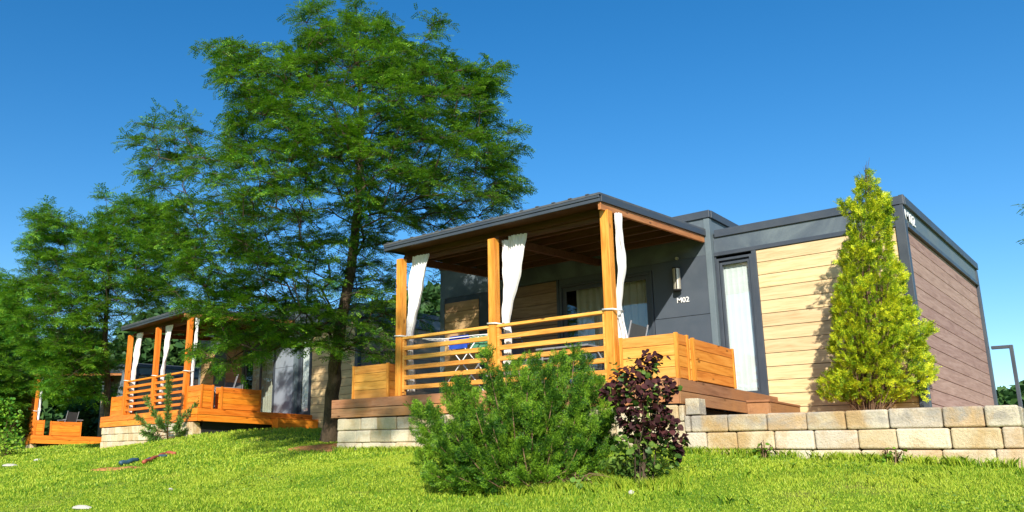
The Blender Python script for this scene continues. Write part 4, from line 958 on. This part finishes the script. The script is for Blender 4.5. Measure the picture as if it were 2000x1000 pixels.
def blades(n, t0, t1, h, w_, r):
    x, y = scatter(n, t0, t1, r); n = len(x); z = gz(x, y)-.005; a = r.uniform(0, 6.28, n); tall = np.clip(.75+.5*np.sin(x*1.1+1)*np.sin(y*1.7), .65, 1.3)
    hh = h*r.uniform(.45, 1.25, n)*tall; lean = hh*r.uniform(.1, .9, n); b_ = r.uniform(0, 6.28, n); ww = w_*r.uniform(.7, 1.4, n)
    P = np.stack([x, y, z], 1); s = np.stack([np.cos(a), np.sin(a), 0*a], 1)*ww[:, None]/2; ld = np.stack([np.cos(b_), np.sin(b_), 0*b_], 1)
    m = P+ld*(lean*.35)[:, None]+np.array([0, 0, 1])*(hh*.6)[:, None]; tp = P+ld*lean[:, None]+np.array([0, 0, 1])*hh[:, None]
    V = np.stack([P-s, P+s, m+s*.8, tp, m-s*.8], 1).reshape(-1, 3); k = np.arange(n)*5
    return V, np.stack([k, k+1, k+2, k+3, k+4], 1)
rg_ = np.random.default_rng(90)
mnd = at_ground(636, 876); bares.append((mnd[0], mnd[1]+.1, .42)); bx = at_ground(1060, 962); bares.append((bx[0], bx[1], .3)); bx2 = at_ground(950, 968); bares.append((bx2[0], bx2[1], .25)); bx3 = at_ground(1325, 945); bares.append((bx3[0], bx3[1], .14))
ps = at_ground(225, 915); bares.append((ps[0], ps[1], .4)); ps2 = at_ground(205, 922); bares.append((ps2[0], ps2[1], .35)); ps3 = at_ground(560, 892); bares.append((ps3[0], ps3[1], .25)); bg = at_ground(1460, 895); bares.append((bg[0], bg[1], .12))
patch('soil', mnd[0]+.0, mnd[1]+.1, .85, .5, .1, M['soil'], rz=.5); 
patch('soil', ps[0], ps[1], .8, .1, .01, M['soil'], rz=.25); 
Vs, Fs = [], []; off = 0
for a in ((400000, 3.2, 8.5, .03, .0048), (330000, 8.5, 13, .034, .008), (190000, 13, 20, .05, .016), (120000, 20, 38, .07, .03)):
    V, Fc = blades(*a, rg_); Vs.append(V); Fs.append(Fc+off); off += len(V)
# longer unmown tufts along the foot of the wall and round the bushes
def tufts(n, x, y, h, w_):
    global off
    x = np.asarray(x); y = np.asarray(y); k = rg_.integers(0, len(x), n); xx = x[k]+rg_.normal(size=n)*.035; yy = y[k]+rg_.normal(size=n)*.02; z = gz(xx, yy)-.005
    a = rg_.uniform(0, 6.28, n); hh = h*rg_.uniform(.3, 1.2, n); b_ = rg_.uniform(0, 6.28, n); P = np.stack([xx, yy, z], 1); s_ = np.stack([np.cos(a), np.sin(a), 0*a], 1)*w_/2; ld = np.stack([np.cos(b_), np.sin(b_), 0*b_], 1)
    ln = hh*rg_.uniform(.2, .9, n); m = P+ld*(ln*.3)[:, None]+np.array([0, 0, 1])*(hh*.65)[:, None]; tp = P+ld*ln[:, None]+np.array([0, 0, 1])*hh[:, None]
    Vs.append(np.stack([P-s_, P+s_, m+s_*.8, tp, m-s_*.8], 1).reshape(-1, 3)); q = np.arange(n)*5; Fs.append(np.stack([q, q+1, q+2, q+3, q+4], 1)+off); off += n*5
tx = rg_.uniform(-5.3, 4.4, 420); tufts(12000, tx, -.07-np.abs(rg_.normal(size=420))*.05, .1, .007)
a_ = rg_.uniform(0, 6.28, 300); tufts(9000, yb_[0]+np.cos(a_)*.95*rg_.uniform(.5, 1, 300), yb_[1]+.3+np.sin(a_)*.5*rg_.uniform(.5, 1, 300), .09, .006)
a_ = rg_.uniform(0, 6.28, 120); tufts(4500, pb[0]+np.cos(a_)*.4, pb[1]+.1+np.sin(a_)*.3, .12, .006)
tx, ty_ = scatter(900, 3.2, 12, rg_); tufts(16000, tx, ty_, .06, .007)
go = link('grass', np_mesh('grass', np.concatenate(Vs), np.concatenate(Fs)), M['grassblade']); tag(go, 'short sunlit lawn grass covering the slope', 'grass', kind='stuff'); print('blades', off//5)
# small round clover leaves in the lawn
x, y = scatter(26000, 3.2, 14, rg_); k = (np.sin(x*1.9+2)*np.sin(y*2.3+x) > .1); x, y = x[k], y[k]
cl = np.stack([x, y, gz(x, y)+rg_.uniform(.01, .045, len(x))], 1)
V, Fc = instance([tpl_heart(1, rg_, .1) for _ in range(4)], cl, rnd_unit(len(x), rg_)*[1, 1, .2], rnd_unit(len(x), rg_)*.5+[0, 0, 1.], rg_.uniform(.014, .03, len(x)), rg_)
tag(link('clover', np_mesh('clover', V, Fc), M['broad']), 'clover leaves scattered through the lawn', 'clover', kind='stuff')
yel = leaf_mat('yellow_petal', (.6, .5, .01), (.8, .65, .02), (.9, .8, .05), .2)
for i, (px_, py_) in enumerate(((1712, 952), (1803, 958), (1810, 962), (1762, 974), (1950, 932))):
    p = at_ground(px_, py_); o_ = empty('dandelion', (p[0], p[1], g1(p[0], p[1])), 0, 'small yellow flower in the grass below the stone wall at right', 'flower', 'yellow flowers in the lawn')
    b = MB(); b.tube([(0, 0, 0), (.004, 0, .06)], .0015, 4); b.build('stem', M['shrub'], o_)
    b = MB()
    for q in range(14): a = q*.45; b.face([(0, 0, .058), (.016*math.cos(a-.15), .016*math.sin(a-.15), .064), (.02*math.cos(a), .02*math.sin(a), .066), (.016*math.cos(a+.15), .016*math.sin(a+.15), .064)])
    b.build('petals', yel, o_)
# pale stones lying in the grass
def rock(px, py, s, label):
    p = at_ground(px, py); r = random.Random(px); b = MB(); n = 10; rings = [(.0, .5), (.35, 1.0), (.7, .85), (1, .35)]
    for h_, q in rings:
        for j in range(n): a = 6.283*j/n; k = q*(1+r.uniform(-.15, .15)); b.v.append((s[0]*k*math.cos(a), s[1]*k*math.sin(a), -.02+(s[2]+.02)*h_))
    for i in range(3):
        for j in range(n): b.f.append((i*n+j, i*n+(j+1) % n, (i+1)*n+(j+1) % n, (i+1)*n+j))
    b.f.append(tuple(3*n+j for j in range(n)))
    o = b.build('stone', M['rock'], loc=(p[0], p[1], g1(p[0], p[1])), rz=.5); tag(o, label, 'stone', 'pale stones in the grass')
rock(20, 911, (.24, .1, .06), 'flat pale stone in the grass at the left edge, beside the bush'); rock(75, 900, (.12, .07, .05), 'tiny pale stone in the grass before the farthest deck')
rock(160, 994, (.15, .06, .045), 'pale stone at the bottom edge of the lawn on the left'); rock(333, 957, (.04, .03, .025), 'small pale stone in the middle of the left lawn'); rock(1233, 964, (.03, .03, .03), 'small pale pebble in front of the purple shrub')
# pipes lying on the lawn
def pipe(pts, rad, mat, label):
    P = [at_ground(*q) for q in pts]; c = P[0]; b = MB(); f = []
    for a, b2 in zip(P[:-1], P[1:]):
        for j in range(6): u = j/6; q = a+(b2-a)*u; f.append((q[0]-c[0], q[1]-c[1], g1(q[0], q[1])-c[2]+rad*.7+.01*math.sin(j)))
    b.tube(f, rad, 8); o = b.build('pipe', M[mat], smooth=True, loc=tuple(c)); tag(o, label, 'pipe', 'plastic pipes lying in the lawn')
pipe([(280, 906), (296, 900), (312, 893), (326, 888), (346, 888)], .038, 'redpipe', 'faded red pipe lying in the grass below the pine sapling')
pipe([(234, 909), (252, 905), (272, 900)], .045, 'bluepipe', 'dark blue-grey pipe left of the red one in the grass')
pipe([(286, 901), (306, 895), (330, 891)], .03, 'bluepipe', 'thin blue-grey pipe lying behind the red one')
